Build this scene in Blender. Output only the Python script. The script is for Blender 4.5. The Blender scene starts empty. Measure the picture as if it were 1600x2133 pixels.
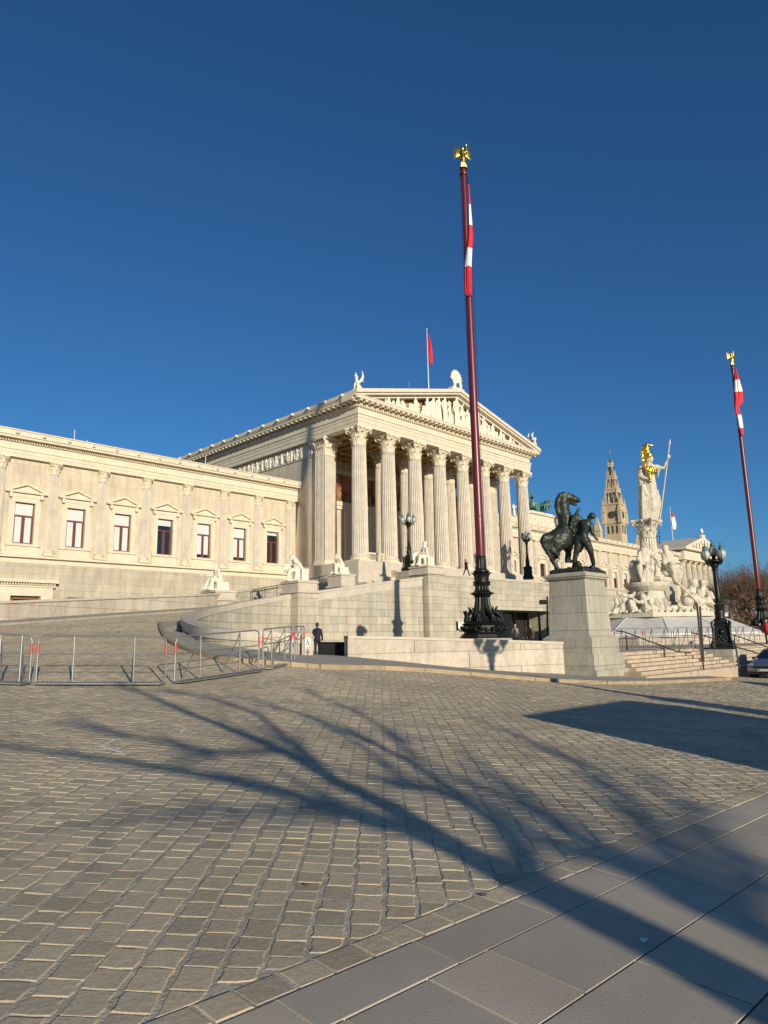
import bpy, bmesh, math, random
import numpy as np
from mathutils import Vector, Matrix, noise, Quaternion
random.seed(7); rng = np.random.default_rng(7)
C = bpy.context.scene.collection
SC = bpy.context.scene
PI = math.pi
# ---------------------------------------------------------------- camera
CAM = Vector((0, 0, 1.6)); FOC = 1439.0
_t, _r, _y = .183693912, -.0190268, -.79258
_fw = Vector((-math.sin(_y)*math.cos(_t), math.cos(_y)*math.cos(_t), math.sin(_t)))
_ri = Vector((math.cos(_y), math.sin(_y), 0)); _up = _ri.cross(_fw)
CR = math.cos(_r)*_ri + math.sin(_r)*_up; CU = -math.sin(_r)*_ri + math.cos(_r)*_up
cam_d = bpy.data.cameras.new('camera'); cam = bpy.data.objects.new('camera', cam_d); C.objects.link(cam)
cam.matrix_world = Matrix((( CR.x, CU.x, -_fw.x, CAM.x), (CR.y, CU.y, -_fw.y, CAM.y), (CR.z, CU.z, -_fw.z, CAM.z), (0,0,0,1)))
cam_d.sensor_fit = 'HORIZONTAL'; cam_d.sensor_width = 36; cam_d.lens = 36*FOC/1600
cam_d.clip_start = .05; cam_d.clip_end = 3000
SC.camera = cam
# ---------------------------------------------------------------- sky and sun
AZ = math.radians(20); EL = math.radians(12.7)
w = bpy.data.worlds.new('World'); SC.world = w; w.use_nodes = True
nt = w.node_tree; sky = nt.nodes.new('ShaderNodeTexSky'); sky.sky_type = 'NISHITA'; sky.sun_disc = False
sky.sun_elevation = EL; sky.sun_rotation = math.radians(200); sky.air_density = 1.0; sky.dust_density = 0.0; sky.ozone_density = 6.0; sky.altitude = 200
bg = nt.nodes['Background']; bg.inputs['Strength'].default_value = .094
tn = nt.nodes.new('ShaderNodeMix'); tn.data_type = 'RGBA'; tn.blend_type = 'MULTIPLY'; tn.inputs[0].default_value = 1; tn.inputs[7].default_value = (.73, .99, 1.07, 1)
nt.links.new(sky.outputs[0], tn.inputs[6]); nt.links.new(tn.outputs[2], bg.inputs[0])
sl = bpy.data.lights.new('sun', 'SUN'); sl.energy = 4.6; sl.angle = math.radians(.53); sl.color = (1, .885, .69)
so = bpy.data.objects.new('sun', sl); C.objects.link(so)
LD = Vector((math.sin(AZ)*math.cos(EL), math.cos(AZ)*math.cos(EL), -math.sin(EL)))
so.rotation_euler = LD.to_track_quat('-Z', 'Y').to_euler(); so.location = (-20, -60, 40)
SC.view_settings.view_transform = 'Standard'; SC.view_settings.look = 'None'
SC.view_settings.exposure = 0.0; SC.view_settings.gamma = 1
# ---------------------------------------------------------------- measuring helpers (photo pixel -> world)
def ray(px, py):
    return ((px-800)*CR - (py-1066.5)*CU + FOC*_fw).normalized()
def at(px, py, d):
    r = ray(px, py); return CAM + r*(d/r.dot(_fw))
def onY(px, py, Y):
    r = ray(px, py); return CAM + r*((Y-CAM.y)/r.y)
def sst(a, b, x):
    t = min(1, max(0, (x-a)/(b-a))); return t*t*(3-2*t)
def zg(x, y):                                   # the plaza: a tilted plane with a low swell by the ramp foot
    xx = min(max(x, -40), 48); yy = min(max(y, -25), 40)
    return -.033*xx + .055*yy + .5*math.exp(-((x-15.8)**2+(y-19.2)**2)/32)
def zr(x, y):                                   # the carriage ramp
    return 1.35 + .1*(y-20.6) + .038*(x-12)
def zs(x, y):
    a = zg(x, y); b = zr(x, y)
    if b <= a: return a
    k = max(1-sst(12.3, 15.5, x-.35*(y-19)), sst(23, 26, y))
    return a + (b-a)*k
def gnd(px, py, f=zg):
    r = ray(px, py); t = 1.0
    while t < 400:
        p = CAM + r*t
        if p.z < f(p.x, p.y): return Vector((p.x, p.y, f(p.x, p.y)))
        t += .04
    return CAM + r*60
# ---------------------------------------------------------------- mesh helpers
class MB:
    def __init__(s): s.v = []; s.f = []
    def add(s, vs, fs):
        o = len(s.v); s.v += [tuple(v) for v in vs]; s.f += [tuple(i+o for i in f) for f in fs]; return s
    def box(s, x0, x1, y0, y1, z0, z1):
        return s.add([(x0,y0,z0),(x1,y0,z0),(x1,y1,z0),(x0,y1,z0),(x0,y0,z1),(x1,y0,z1),(x1,y1,z1),(x0,y1,z1)],
            [(0,3,2,1),(4,5,6,7),(0,1,5,4),(1,2,6,5),(2,3,7,6),(3,0,4,7)])
    def cbox(s, c, sx, sy, sz, rz=0):
        ca, sa = math.cos(rz), math.sin(rz); vs = []
        for z in (0, sz):
            for a, b in ((-1,-1),(1,-1),(1,1),(-1,1)):
                x, y = a*sx/2, b*sy/2; vs.append((c[0]+x*ca-y*sa, c[1]+x*sa+y*ca, c[2]+z))
        return s.add(vs, [(0,3,2,1),(4,5,6,7),(0,1,5,4),(1,2,6,5),(2,3,7,6),(3,0,4,7)])
    def taper(s, c, w0, d0, w1, d1, h, rz=0):
        ca, sa = math.cos(rz), math.sin(rz); vs = []
        for z, ww, dd in ((0,w0,d0),(h,w1,d1)):
            for a, b in ((-1,-1),(1,-1),(1,1),(-1,1)):
                x, y = a*ww/2, b*dd/2; vs.append((c[0]+x*ca-y*sa, c[1]+x*sa+y*ca, c[2]+z))
        return s.add(vs, [(0,3,2,1),(4,5,6,7),(0,1,5,4),(1,2,6,5),(2,3,7,6),(3,0,4,7)])
    def tube(s, pts, r, n=8, cap=True):
        pts = [Vector(p) for p in pts]; rs = r if isinstance(r, (list, tuple)) else [r]*len(pts)
        vs = []; fs = []; u = None
        for i, p in enumerate(pts):
            d = (pts[min(i+1, len(pts)-1)] - pts[max(i-1, 0)])
            d = d.normalized() if d.length > 1e-9 else Vector((0,0,1))
            if u is None: u = d.orthogonal().normalized()
            else:
                u = u - d*u.dot(d); u = u.normalized() if u.length > 1e-6 else d.orthogonal().normalized()
            v = d.cross(u)
            for k in range(n):
                a = 2*PI*k/n; vs.append(p + (u*math.cos(a)+v*math.sin(a))*rs[i])
        for i in range(len(pts)-1):
            for k in range(n):
                fs.append((i*n+k, i*n+(k+1)%n, (i+1)*n+(k+1)%n, (i+1)*n+k))
        if cap: fs += [tuple(range(n))[::-1], tuple((len(pts)-1)*n+k for k in range(n))]
        return s.add(vs, fs)
    def lathe(s, prof, c=(0,0,0), n=16, flute=None, sq=False):      # prof: (r, z); flute(z)->(count, depth)
        vs = []; fs = []
        for r, z in prof:
            for k in range(n):
                a = 2*PI*k/n + (PI/n if sq else 0); rr = r
                if flute:
                    q = flute(z)
                    if q: rr = r*(1-q[1]*abs(math.cos(q[0]*a/2))**.7)
                vs.append((c[0]+rr*math.cos(a), c[1]+rr*math.sin(a), c[2]+z))
        for i in range(len(prof)-1):
            for k in range(n): fs.append((i*n+k, i*n+(k+1)%n, (i+1)*n+(k+1)%n, (i+1)*n+k))
        fs += [tuple(range(n))[::-1], tuple((len(prof)-1)*n+k for k in range(n))]
        return s.add(vs, fs)
    def prism(s, poly, a, b):                   # poly of (u,v) points -> solid between the functions a(u,v) and b(u,v)
        n = len(poly); vs = [a(u, v) for u, v in poly] + [b(u, v) for u, v in poly]
        return s.add(vs, [tuple(range(n))[::-1], tuple(range(n, 2*n))] + [(i, (i+1) % n, n+(i+1) % n, n+i) for i in range(n)])
    def slab(s, poly, zb, zt):                  # plan polygon with bottom / top heights (numbers or functions)
        fb = zb if callable(zb) else (lambda x, y: zb); ft = zt if callable(zt) else (lambda x, y: zt)
        return s.prism(poly, lambda u, v: (u, v, fb(u, v)), lambda u, v: (u, v, ft(u, v)))
    def sphere(s, c, r, n=10, m=7, sc=(1,1,1)):
        vs = [(c[0], c[1], c[2]-r*sc[2])]; fs = []
        for i in range(1, m):
            b = -PI/2 + PI*i/m
            for k in range(n):
                a = 2*PI*k/n; vs.append((c[0]+r*sc[0]*math.cos(b)*math.cos(a), c[1]+r*sc[1]*math.cos(b)*math.sin(a), c[2]+r*sc[2]*math.sin(b)))
        vs.append((c[0], c[1], c[2]+r*sc[2])); t = len(vs)-1
        for k in range(n):
            fs.append((0, 1+(k+1)%n, 1+k)); fs.append((t, t-n+k, t-n+(k+1)%n))
            for i in range(m-2): fs.append((1+i*n+k, 1+i*n+(k+1)%n, 1+(i+1)*n+(k+1)%n, 1+(i+1)*n+k))
        return s.add(vs, fs)
    def moved(s, M):
        o = MB(); o.f = list(s.f); o.v = [tuple(M @ Vector(v)) for v in s.v]; return o
    def join(s, o, M=None):
        return s.add([tuple(M @ Vector(v)) for v in o.v] if M else o.v, o.f)
    def mesh(s, name, mat, smooth=False):
        me = bpy.data.meshes.new(name); me.from_pydata(s.v, [], s.f); me.update()
        bm = bmesh.new(); bm.from_mesh(me); bmesh.ops.recalc_face_normals(bm, faces=bm.faces); bm.to_mesh(me); bm.free()
        if mat: me.materials.append(mat)
        if smooth:
            for p in me.polygons: p.use_smooth = True
            try: me.set_sharp_from_angle(angle=math.radians(38))
            except Exception: pass
        return me
def link(name, me, parent=None, M=None):
    o = bpy.data.objects.new(name, me); C.objects.link(o)
    if M is not None: o.matrix_world = M
    if parent is not None:
        o.parent = parent; o.matrix_parent_inverse = abs_mat(parent).inverted() if M is None else Matrix.Identity(4)
    return o
def abs_mat(o):
    m = o.matrix_parent_inverse @ o.matrix_basis if o.parent else o.matrix_basis.copy()
    return abs_mat(o.parent) @ m if o.parent else m
def part(name, mb, mat, parent=None, smooth=False): return link(name, mb.mesh(name, mat, smooth), parent)
def lpart(name, mb, mat, parent, smooth=False):      # mesh given in the parent's own coordinates
    o = bpy.data.objects.new(name, mb.mesh(name, mat, smooth)); C.objects.link(o); o.parent = parent; return o
def tag(o, label=None, cat=None, group=None, kind=None):
    for k, v in (('label', label), ('category', cat), ('group', group), ('kind', kind)):
        if v: o[k] = v
    return o
def thing(name, label, cat, loc=(0,0,0), rz=0, group=None, sc=1):
    o = bpy.data.objects.new(name, None); C.objects.link(o); o.location = loc; o.rotation_euler = (0,0,rz); o.scale = (sc,sc,sc)
    o.empty_display_size = .3
    return tag(o, label, cat, group)
def kids(o): return [c for c in C.objects if c.parent == o]
def dup(root, loc, rz=0, label=None, group=None, parent=None, sc=None):
    def cp(o, par):
        c = o.copy(); C.objects.link(c)
        if par: c.parent = par
        for k in CH.get(o.name, ()): cp(k, c)
        return c
    CH = {}
    for q in C.objects:
        if q.parent: CH.setdefault(q.parent.name, []).append(q)
    r = cp(root, parent); r.location = loc; r.rotation_euler = (0,0,rz)
    if sc: r.scale = (sc,sc,sc)
    if label: r['label'] = label
    if group: r['group'] = group
    return r
def remesh(mb, vox, sub=0, disp=None, smooth=2):
    me = mb.mesh('tmp', None); o = bpy.data.objects.new('tmp', me); C.objects.link(o)
    m = o.modifiers.new('r', 'REMESH'); m.mode = 'VOXEL'; m.voxel_size = vox; m.adaptivity = 0
    if smooth:
        q = o.modifiers.new('s', 'SMOOTH'); q.factor = .5; q.iterations = smooth
    dg = bpy.context.evaluated_depsgraph_get(); dg.update()
    nm = bpy.data.meshes.new_from_object(o.evaluated_get(dg)); bpy.data.objects.remove(o); bpy.data.meshes.remove(me)
    if disp:
        vs = [v.co.copy() for v in nm.vertices]; ns = [v.normal.copy() for v in nm.vertices]
        for v, c, n in zip(nm.vertices, vs, ns): v.co = c + n*disp(c, n)
    for p in nm.polygons: p.use_smooth = True
    return nm
def cap(mb, a, b, ra, rb, n=10):                 # tapered capsule
    a = Vector(a); b = Vector(b); mb.sphere(a, ra, n, 6); mb.sphere(b, rb, n, 6); mb.tube([a, b], [ra, rb], n)
def limb(mb, pts, rs, n=10):
    for i in range(len(pts)-1): cap(mb, pts[i], pts[i+1], rs[i], rs[i+1], n)
def inst(me, name, parent, loc, rz=0, sc=(1,1,1), rx=0, ry=0):
    o = bpy.data.objects.new(name, me); C.objects.link(o); o.parent = parent
    o.location = loc; o.rotation_euler = (rx, ry, rz); o.scale = sc; return o
# ---------------------------------------------------------------- materials
def newmat(name):
    m = bpy.data.materials.new(name); m.use_nodes = True; n = m.node_tree.nodes; return m, n, m.node_tree.links, n['Principled BSDF']
def ramp(n, l, src, stops):
    r = n.new('ShaderNodeValToRGB'); e = r.color_ramp.elements
    while len(e) < len(stops): e.new(.5)
    for i, (p, c) in enumerate(stops): e[i].position = p; e[i].color = (*c, 1)
    l.new(src, r.inputs[0]); return r.outputs[0]
def nz(n, l, scale, detail=4, vec=None, rough=.6):
    t = n.new('ShaderNodeTexNoise'); t.inputs['Scale'].default_value = scale; t.inputs['Detail'].default_value = detail; t.inputs['Roughness'].default_value = rough
    if vec: l.new(vec, t.inputs['Vector'])
    return t.outputs['Fac']
def pos(n): return n.new('ShaderNodeNewGeometry').outputs['Position']
def mixc(n, l, a, b, f, mode='MIX'):
    m = n.new('ShaderNodeMix'); m.data_type = 'RGBA'; m.blend_type = mode
    for s, i in ((a, 6), (b, 7)):
        if isinstance(s, tuple): m.inputs[i].default_value = (*s, 1)
        else: l.new(s, m.inputs[i])
    if isinstance(f, (int, float)): m.inputs[0].default_value = f
    else: l.new(f, m.inputs[0])
    return m.outputs[2]
def bump(n, l, b, h, st=.4, dist=.02, prev=None):
    k = n.new('ShaderNodeBump'); k.inputs['Strength'].default_value = st; k.inputs['Distance'].default_value = dist; l.new(h, k.inputs['Height'])
    if prev: l.new(prev, k.inputs['Normal'])
    l.new(k.outputs[0], b.inputs['Normal']); return k.outputs[0]
def scl(c, f): return tuple(x*f for x in c)
def m_plain(name, col, rough=.6, metal=0, var=.12, scale=3, bst=.15, bscale=30, spec=.5, obj=False):
    m, n, l, b = newmat(name); v = n.new('ShaderNodeTexCoord').outputs['Object'] if obj else pos(n)
    f = nz(n, l, scale, 5, v); c = ramp(n, l, f, [(.3, scl(col, 1-var)), (.7, scl(col, 1+var))]); l.new(c, b.inputs['Base Color'])
    b.inputs['Roughness'].default_value = rough; b.inputs['Metallic'].default_value = metal; b.inputs['Specular IOR Level'].default_value = spec
    if bst: bump(n, l, b, nz(n, l, bscale, 4, v), bst, .01)
    return m
def m_block(name, ca, cb, bw=1.2, bh=.42, mortar=.006, mcol=None, rough=.8, bst=.35, grain=14, offs=.5, tint=None, zoff=0):
    """ashlar: courses in world height, joints along x+y, so it runs on round corners"""
    m, n, l, b = newmat(name); p = pos(n)
    s = n.new('ShaderNodeSeparateXYZ'); l.new(p, s.inputs[0]); a = n.new('ShaderNodeMath'); a.operation = 'ADD'; l.new(s.outputs[0], a.inputs[0]); l.new(s.outputs[1], a.inputs[1])
    z = n.new('ShaderNodeMath'); z.operation = 'ADD'; l.new(s.outputs[2], z.inputs[0]); z.inputs[1].default_value = zoff
    c = n.new('ShaderNodeCombineXYZ'); l.new(a.outputs[0], c.inputs[0]); l.new(z.outputs[0], c.inputs[1])
    t = n.new('ShaderNodeTexBrick'); l.new(c.outputs[0], t.inputs['Vector']); t.offset = offs
    t.inputs['Scale'].default_value = 1; t.inputs['Brick Width'].default_value = bw; t.inputs['Row Height'].default_value = bh
    t.inputs['Mortar Size'].default_value = mortar; t.inputs['Mortar Smooth'].default_value = .3; t.inputs['Bias'].default_value = 0
    t.inputs['Color1'].default_value = (*ca, 1); t.inputs['Color2'].default_value = (*cb, 1); t.inputs['Mortar'].default_value = (*(mcol or scl(ca, .55)), 1)
    g = ramp(n, l, nz(n, l, grain, 6, p, .7), [(.25, (.80,.80,.80)), (.75, (1.14,1.14,1.14))])
    col = mixc(n, l, t.outputs['Color'], g, 1, 'MULTIPLY')
    mp = n.new('ShaderNodeMapping'); mp.inputs['Scale'].default_value = (2.2, 2.2, .35); l.new(p, mp.inputs['Vector'])
    col = mixc(n, l, col, ramp(n, l, nz(n, l, 1, 4, mp.outputs[0]), [(.3, (.79,.77,.74)), (.62, (1.05,1.04,1.03))]), 1, 'MULTIPLY')
    l.new(col, b.inputs['Base Color']); b.inputs['Roughness'].default_value = rough; b.inputs['Specular IOR Level'].default_value = .25
    f = n.new('ShaderNodeMath'); f.operation = 'SUBTRACT'; f.inputs[0].default_value = 1; l.new(t.outputs['Fac'], f.inputs[1])
    k = bump(n, l, b, f.outputs[0], .6, .012); bump(n, l, b, nz(n, l, grain*3, 5, p), bst, .012, k)
    return m
CREAM = (.64,.52,.365)
M = {}
M['wing'] = m_block('wing_stone', (.70,.615,.475), (.655,.56,.44), 1.7, .83, .004, (.42,.34,.25), bst=.15, zoff=.1)
M['trim'] = m_plain('trim_stone', (.73,.645,.50), .75, var=.10, scale=1.5, bst=.12, spec=.25)
M['shaft'] = m_plain('column_marble', (.61,.55,.46), .7, var=.12, scale=1.2, bst=.1, spec=.25)
M['cap'] = m_plain('capital_stone', (.74,.66,.50), .7, var=.12, scale=5, bst=.3, bscale=14, spec=.25)
M['socle'] = m_block('socle_stone', (.59,.53,.415), (.52,.465,.37), 2.1, .62, .008, bst=.4)
M['terrace'] = m_block('terrace_stone', (.60,.54,.425), (.47,.45,.37), 1.55, .56, .012, (.20,.18,.14), bst=.8, grain=9)
M['lowwall'] = m_block('low_wall_stone', (.63,.555,.455), (.55,.485,.40), 2.3, .62, .010, (.28,.24,.2), bst=.3, grain=6, zoff=.12)
M['coping'] = m_plain('coping_stone', (.58,.515,.42), .8, var=.1, scale=2, bst=.2, spec=.25)
M['greystone'] = m_block('pedestal_stone', (.50,.47,.385), (.43,.41,.34), 1.35, .72, .010, (.2,.19,.15), bst=.5, grain=8, zoff=.3)
M['sculpt'] = m_plain('carved_marble', (.64,.59,.475), .7, var=.16, scale=2.5, bst=1.0, bscale=5.5, spec=.25)
M['marble'] = m_plain('white_marble', (.76,.71,.58), .55, var=.08, scale=4, bst=.25, bscale=18, spec=.35)
for _n in M['sculpt'].node_tree.nodes:
    if _n.type == 'BUMP': _n.inputs['Distance'].default_value = .07
M['bronze'] = m_plain('dark_bronze', (.042,.052,.040), .46, .45, .6, 4, .7, 22)
M['iron'] = m_plain('black_iron', (.018,.021,.018), .42, .5, .4, 8, .6, 30)
M['patina'] = m_plain('green_patina', (.10,.24,.19), .6, .2, .35, 8, .3, 20)
M['gold'] = m_plain('gilding', (.95,.60,.10), .28, 1, .12, 10, .5, 12)
M['ochre'] = m_plain('gilded_field', (.40,.26,.075), .7, 0, .15, 2, .1)
M['glass'] = m_plain('dark_glass', (.012,.018,.028), .05, 0, .2, 1, 0, spec=.9)
M['blind'] = m_plain('white_blind', (.66,.68,.68), .5, 0, .04, 1, 0)
M['wood'] = m_plain('red_brown_wood', (.17,.05,.025), .45, 0, .2, 6, .1)
M['door'] = m_plain('oak_door', (.26,.10,.035), .5, 0, .25, 6, .1)
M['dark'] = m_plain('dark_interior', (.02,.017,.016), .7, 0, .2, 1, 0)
M['roof'] = m_plain('roof_metal', (.12,.12,.115), .5, .4, .2, 1, .1)
M['lamp_glass'] = m_plain('milk_glass', (.52,.50,.46), .25, 0, .05, 3, 0)
M['steel'] = m_plain('galvanised_steel', (.27,.28,.285), .5, .6, .15, 8, .1)
M['railing'] = m_plain('brown_grey_handrail', (.13,.115,.105), .45, .6, .15, 8, .1)
M['redtape'] = m_plain('red_sleeve', (.52,.03,.025), .4, 0, .1, 8, .1)
M['maroon'] = m_plain('maroon_paint', (.135,.012,.018), .36, 0, .1, 3, .05, spec=.6)
M['flagred'] = m_plain('red_flag_cloth', (.66,.02,.035), .7, 0, .1, 5, .1)
M['flagwhite'] = m_plain('white_flag_cloth', (.82,.80,.76), .7, 0, .05, 5, .1)
M['white'] = m_plain('white_paint', (.78,.77,.74), .5, 0, .04, 3, .05)
M['tarp'] = m_plain('white_tarpaulin', (.70,.68,.62), .45, 0, .05, 1.2, .15, 4)
M['kerb'] = m_block('kerb_stone', (.46,.36,.22), (.40,.31,.2), 1.0, 5, .008, (.2,.17,.12), bst=.4)
M['step'] = m_block('step_stone', (.60,.49,.36), (.54,.44,.33), 2.6, 5, .008, (.25,.2,.15), bst=.3)
M['bark'] = m_plain('bark', (.12,.085,.06), .9, 0, .3, 12, .6, 30)
M['twig'] = m_plain('bare_twigs', (.15,.092,.055), .9, 0, .35, .6, 0)
M['tower'] = m_block('tower_stone', (.70,.57,.37), (.62,.50,.32), 3, 1.6, .02, bst=.1, grain=1)
M['tower_dark'] = m_plain('tower_opening', (.07,.06,.05), .9, 0, .2, .5, 0)
M['suit'] = m_plain('navy_suit', (.012,.014,.03), .8, 0, .2, 20, .2)
M['black'] = m_plain('black_cloth', (.012,.012,.014), .8, 0, .2, 20, .2)
M['grey_coat'] = m_plain('grey_jacket', (.28,.27,.25), .8, 0, .1, 20, .2)
M['brown_coat'] = m_plain('brown_jacket', (.13,.08,.05), .8, 0, .1, 20, .2)
M['red_coat'] = m_plain('red_jacket', (.45,.03,.03), .8, 0, .1, 20, .2)
M['skin'] = m_plain('skin', (.5,.27,.19), .5, 0, .06, 10, 0)
M['hair'] = m_plain('dark_hair', (.02,.014,.01), .6, 0, .2, 30, .2)
M['hairg'] = m_plain('grey_hair', (.34,.3,.27), .6, 0, .1, 30, .2)
M['carpaint'] = m_plain('silver_blue_paint', (.20,.25,.30), .22, .6, .04, 2, 0)
M['tyre'] = m_plain('tyre_rubber', (.015,.015,.016), .8)
M['plastic'] = m_plain('black_plastic', (.012,.012,.013), .5)
M['lens'] = m_plain('headlight_lens', (.35,.38,.40), .1, .3, .1, 10, 0)
# tympanum / frescoed frieze: patches of red, flesh, blue-black figures on gold
def m_fresco():
    m, n, l, b = newmat('gold_ground_mosaic'); p = pos(n)
    mp = n.new('ShaderNodeMapping'); mp.inputs['Scale'].default_value = (1.6, 1.6, .75); l.new(p, mp.inputs['Vector'])
    v = n.new('ShaderNodeTexVoronoi'); v.inputs['Scale'].default_value = 1.3; l.new(mp.outputs[0], v.inputs['Vector'])
    s = n.new('ShaderNodeSeparateColor'); l.new(v.outputs['Color'], s.inputs[0])
    c = ramp(n, l, s.outputs[0], [(0, (.34,.21,.05)), (.42, (.30,.05,.03)), (.62, (.50,.30,.18)), (.74, (.03,.03,.035)), (.85, (.36,.24,.08))]); 
    for e in n: pass
    l.new(mixc(n, l, c, ramp(n, l, nz(n, l, 4, 4, p), [(.3, (.7,.7,.7)), (.7, (1.2,1.2,1.2))]), 1, 'MULTIPLY'), b.inputs['Base Color']); b.inputs['Roughness'].default_value = .6
    return m
M['fresco'] = m_fresco()
def m_attr(name, base, var, rough, grain, bst, dirt=(.55,1.1)):
    m, n, l, b = newmat(name); p = pos(n); at_ = n.new('ShaderNodeAttribute'); at_.attribute_name = 'tone'
    c = ramp(n, l, at_.outputs['Fac'], [(0, scl(base, 1-var)), (.5, base), (.8, (base[0]*(1+var*.6), base[1]*(1+var*.5), base[2]*(1+var*.3))), (1, (base[0]*(1-var*.3), base[1]*(1-var*.25), base[2]*(1-var*.1)))])
    c = mixc(n, l, c, ramp(n, l, nz(n, l, grain, 5, p, .75), [(.3, (.78,.78,.78)), (.7, (1.18,1.18,1.18))]), 1, 'MULTIPLY')
    c = mixc(n, l, c, ramp(n, l, nz(n, l, .45, 5, p, .6), [(.3, (.78,.77,.76)), (.6, (1.08,1.07,1.05))]), 1, 'MULTIPLY')
    sp = ramp(n, l, nz(n, l, 3.1, 2, p, .5), [(.20, (.35,.34,.32)), (.255, (1,1,1))]); c = mixc(n, l, c, sp, .8, 'MULTIPLY')
    l.new(c, b.inputs['Base Color']); b.inputs['Roughness'].default_value = rough; b.inputs['Specular IOR Level'].default_value = .3
    k = bump(n, l, b, nz(n, l, grain*.35, 4, p), bst, .012); bump(n, l, b, nz(n, l, grain*2.2, 3, p), bst*.8, .004, k)
    return m
M['sett'] = m_attr('sett_stone', (.575,.48,.33), .20, .8, 55, .35)
M['slab'] = m_attr('slab_stone', (.51,.45,.355), .18, .75, 160, .12)
M['walk'] = m_attr('sidewalk_stone', (.30,.275,.235), .10, .8, 80, .3)
M['joint'] = m_plain('sandy_joint', (.50,.44,.33), .95, 0, .3, 9, .8, 60, spec=.1)
M['asphalt'] = m_plain('asphalt', (.06,.058,.055), .85, 0, .2, 4, .3, 60)
M['mark'] = m_plain('white_road_paint', (.85,.83,.76), .8, 0, .15, 30, .2)
# ================================================================ GROUND
def grid_sheet(xs, ys, f, name, mat, keep=lambda x, y: True):
    mb = MB(); nx = len(xs); vs = [(x, y, f(x, y)) for y in ys for x in xs]; fs = []
    for j in range(len(ys)-1):
        for i in range(nx-1):
            if keep((xs[i]+xs[i+1])/2, (ys[j]+ys[j+1])/2): fs.append((j*nx+i, j*nx+i+1, (j+1)*nx+i+1, (j+1)*nx+i))
    mb.add(vs, fs); return mb
def frange(a, b, s):
    return [a+s*i for i in range(int(round((b-a)/s))+1)]
# the U-shaped parapet of the ramp in plan with the height of its top, and the edges of the road around it
UW = [(15.95,20.15,1.84),(15.6,20.05,1.87),(14.95,20.0,1.92),(14.1,20.5,2.02),(13.75,21.6,2.12),(13.95,23.0,2.25),(14.6,24.8,2.42),(15.6,27.0,2.65),(16.9,29.4,2.92),(18.4,31.4,3.18),(20.2,33.3,3.46),(22.4,35.0,3.8),(25.0,36.3,4.2),(27.6,37.1,4.6),(29.2,37.4,4.87)]
def smooth_path(P, n=4):
    out = []
    for i in range(len(P)-1):
        p0, p1, p2, p3 = P[max(i-1, 0)], P[i], P[i+1], P[min(i+2, len(P)-1)]
        for q in range(n):
            t = q/n; out.append(tuple(.5*((2*b)+(-a+c)*t+(2*a-5*b+4*c-d)*t*t+(-a+3*b-3*c+d)*t**3) for a, b, c, d in zip(p0, p1, p2, p3)))
    return out+[P[-1]]
UW0 = UW
def dist_u(x, y):
    best = (1e9, 0)
    for i in range(len(UW)-1):
        ax, ay = UW[i][:2]; bx, by = UW[i+1][:2]; dx, dy = bx-ax, by-ay
        t = max(0, min(1, ((x-ax)*dx+(y-ay)*dy)/(dx*dx+dy*dy))); d = math.hypot(x-ax-t*dx, y-ay-t*dy)
        if d < best[0]: best = (d, (bx-ax)*(y-ay)-(by-ay)*(x-ax))
    return best
def in_poly(x, y, P):
    c = False; n = len(P)
    for i in range(n):
        x1, y1 = P[i][:2]; x2, y2 = P[(i+1) % n][:2]
        if (y1 > y) != (y2 > y) and x < (x2-x1)*(y-y1)/(y2-y1)+x1: c = not c
    return c
INS = [p[:2] for p in UW] + [(60,37.4),(60,10),(26,10),(17.4,19.3)]
def zt(x, y): return zg(x, y) if in_poly(x, y, INS) else zs(x, y)
BACKP = [(-16,24.0),(-6,28.4),(3,32.0),(10.2,35.0),(17,38.2),(23.7,41.0),(27.2,43.2)]      # parapet between ramp and wing
def kerb_side(x): pass
K1 = smooth_path([(14.9,28.4),(13.6,25.6),(12.7,23.5),(12.05,21.2),(11.7,19.4),(11.75,18.0),(12.4,16.9),(13.6,16.3)], 3)
KP = [gnd(px, py-3) for px, py in ((700,1392),(760,1396.5),(860,1404.5),(1000,1414),(1150,1424),(1240,1427),(1300,1428))]
K2 = [(p.x, p.y) for p in KP]
print('kerb', [(round(a,1), round(b,1)) for a, b in K2])
K2 = [(14.8,16.1),(16.4,15.7),(18.2,15.1),(20.0,14.3),(21.8,13.2),(23.6,12.35),(26,11.9),(29,11.8),(34.3,11.8)]
KERB = [(16.3,31.2)] + K1 + K2
# base sheet under everything out to the horizon
far = [-900,-300,-100,-60,-40]+frange(-30,48,3)+[60,100,300,900,1500]
part('ground', grid_sheet(far, [-500,-100,-40,-25,-12,-6,0,4,8,12,16,20,24,30,36,42,50,60,100,300,900,1500], lambda x, y: zg(x, y)-.09-(.5 if 9 < x < 32 and 12 < y < 44 else 0), 'ground', None), M['asphalt'])
tag(bpy.data.objects['ground'], kind='structure')
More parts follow.
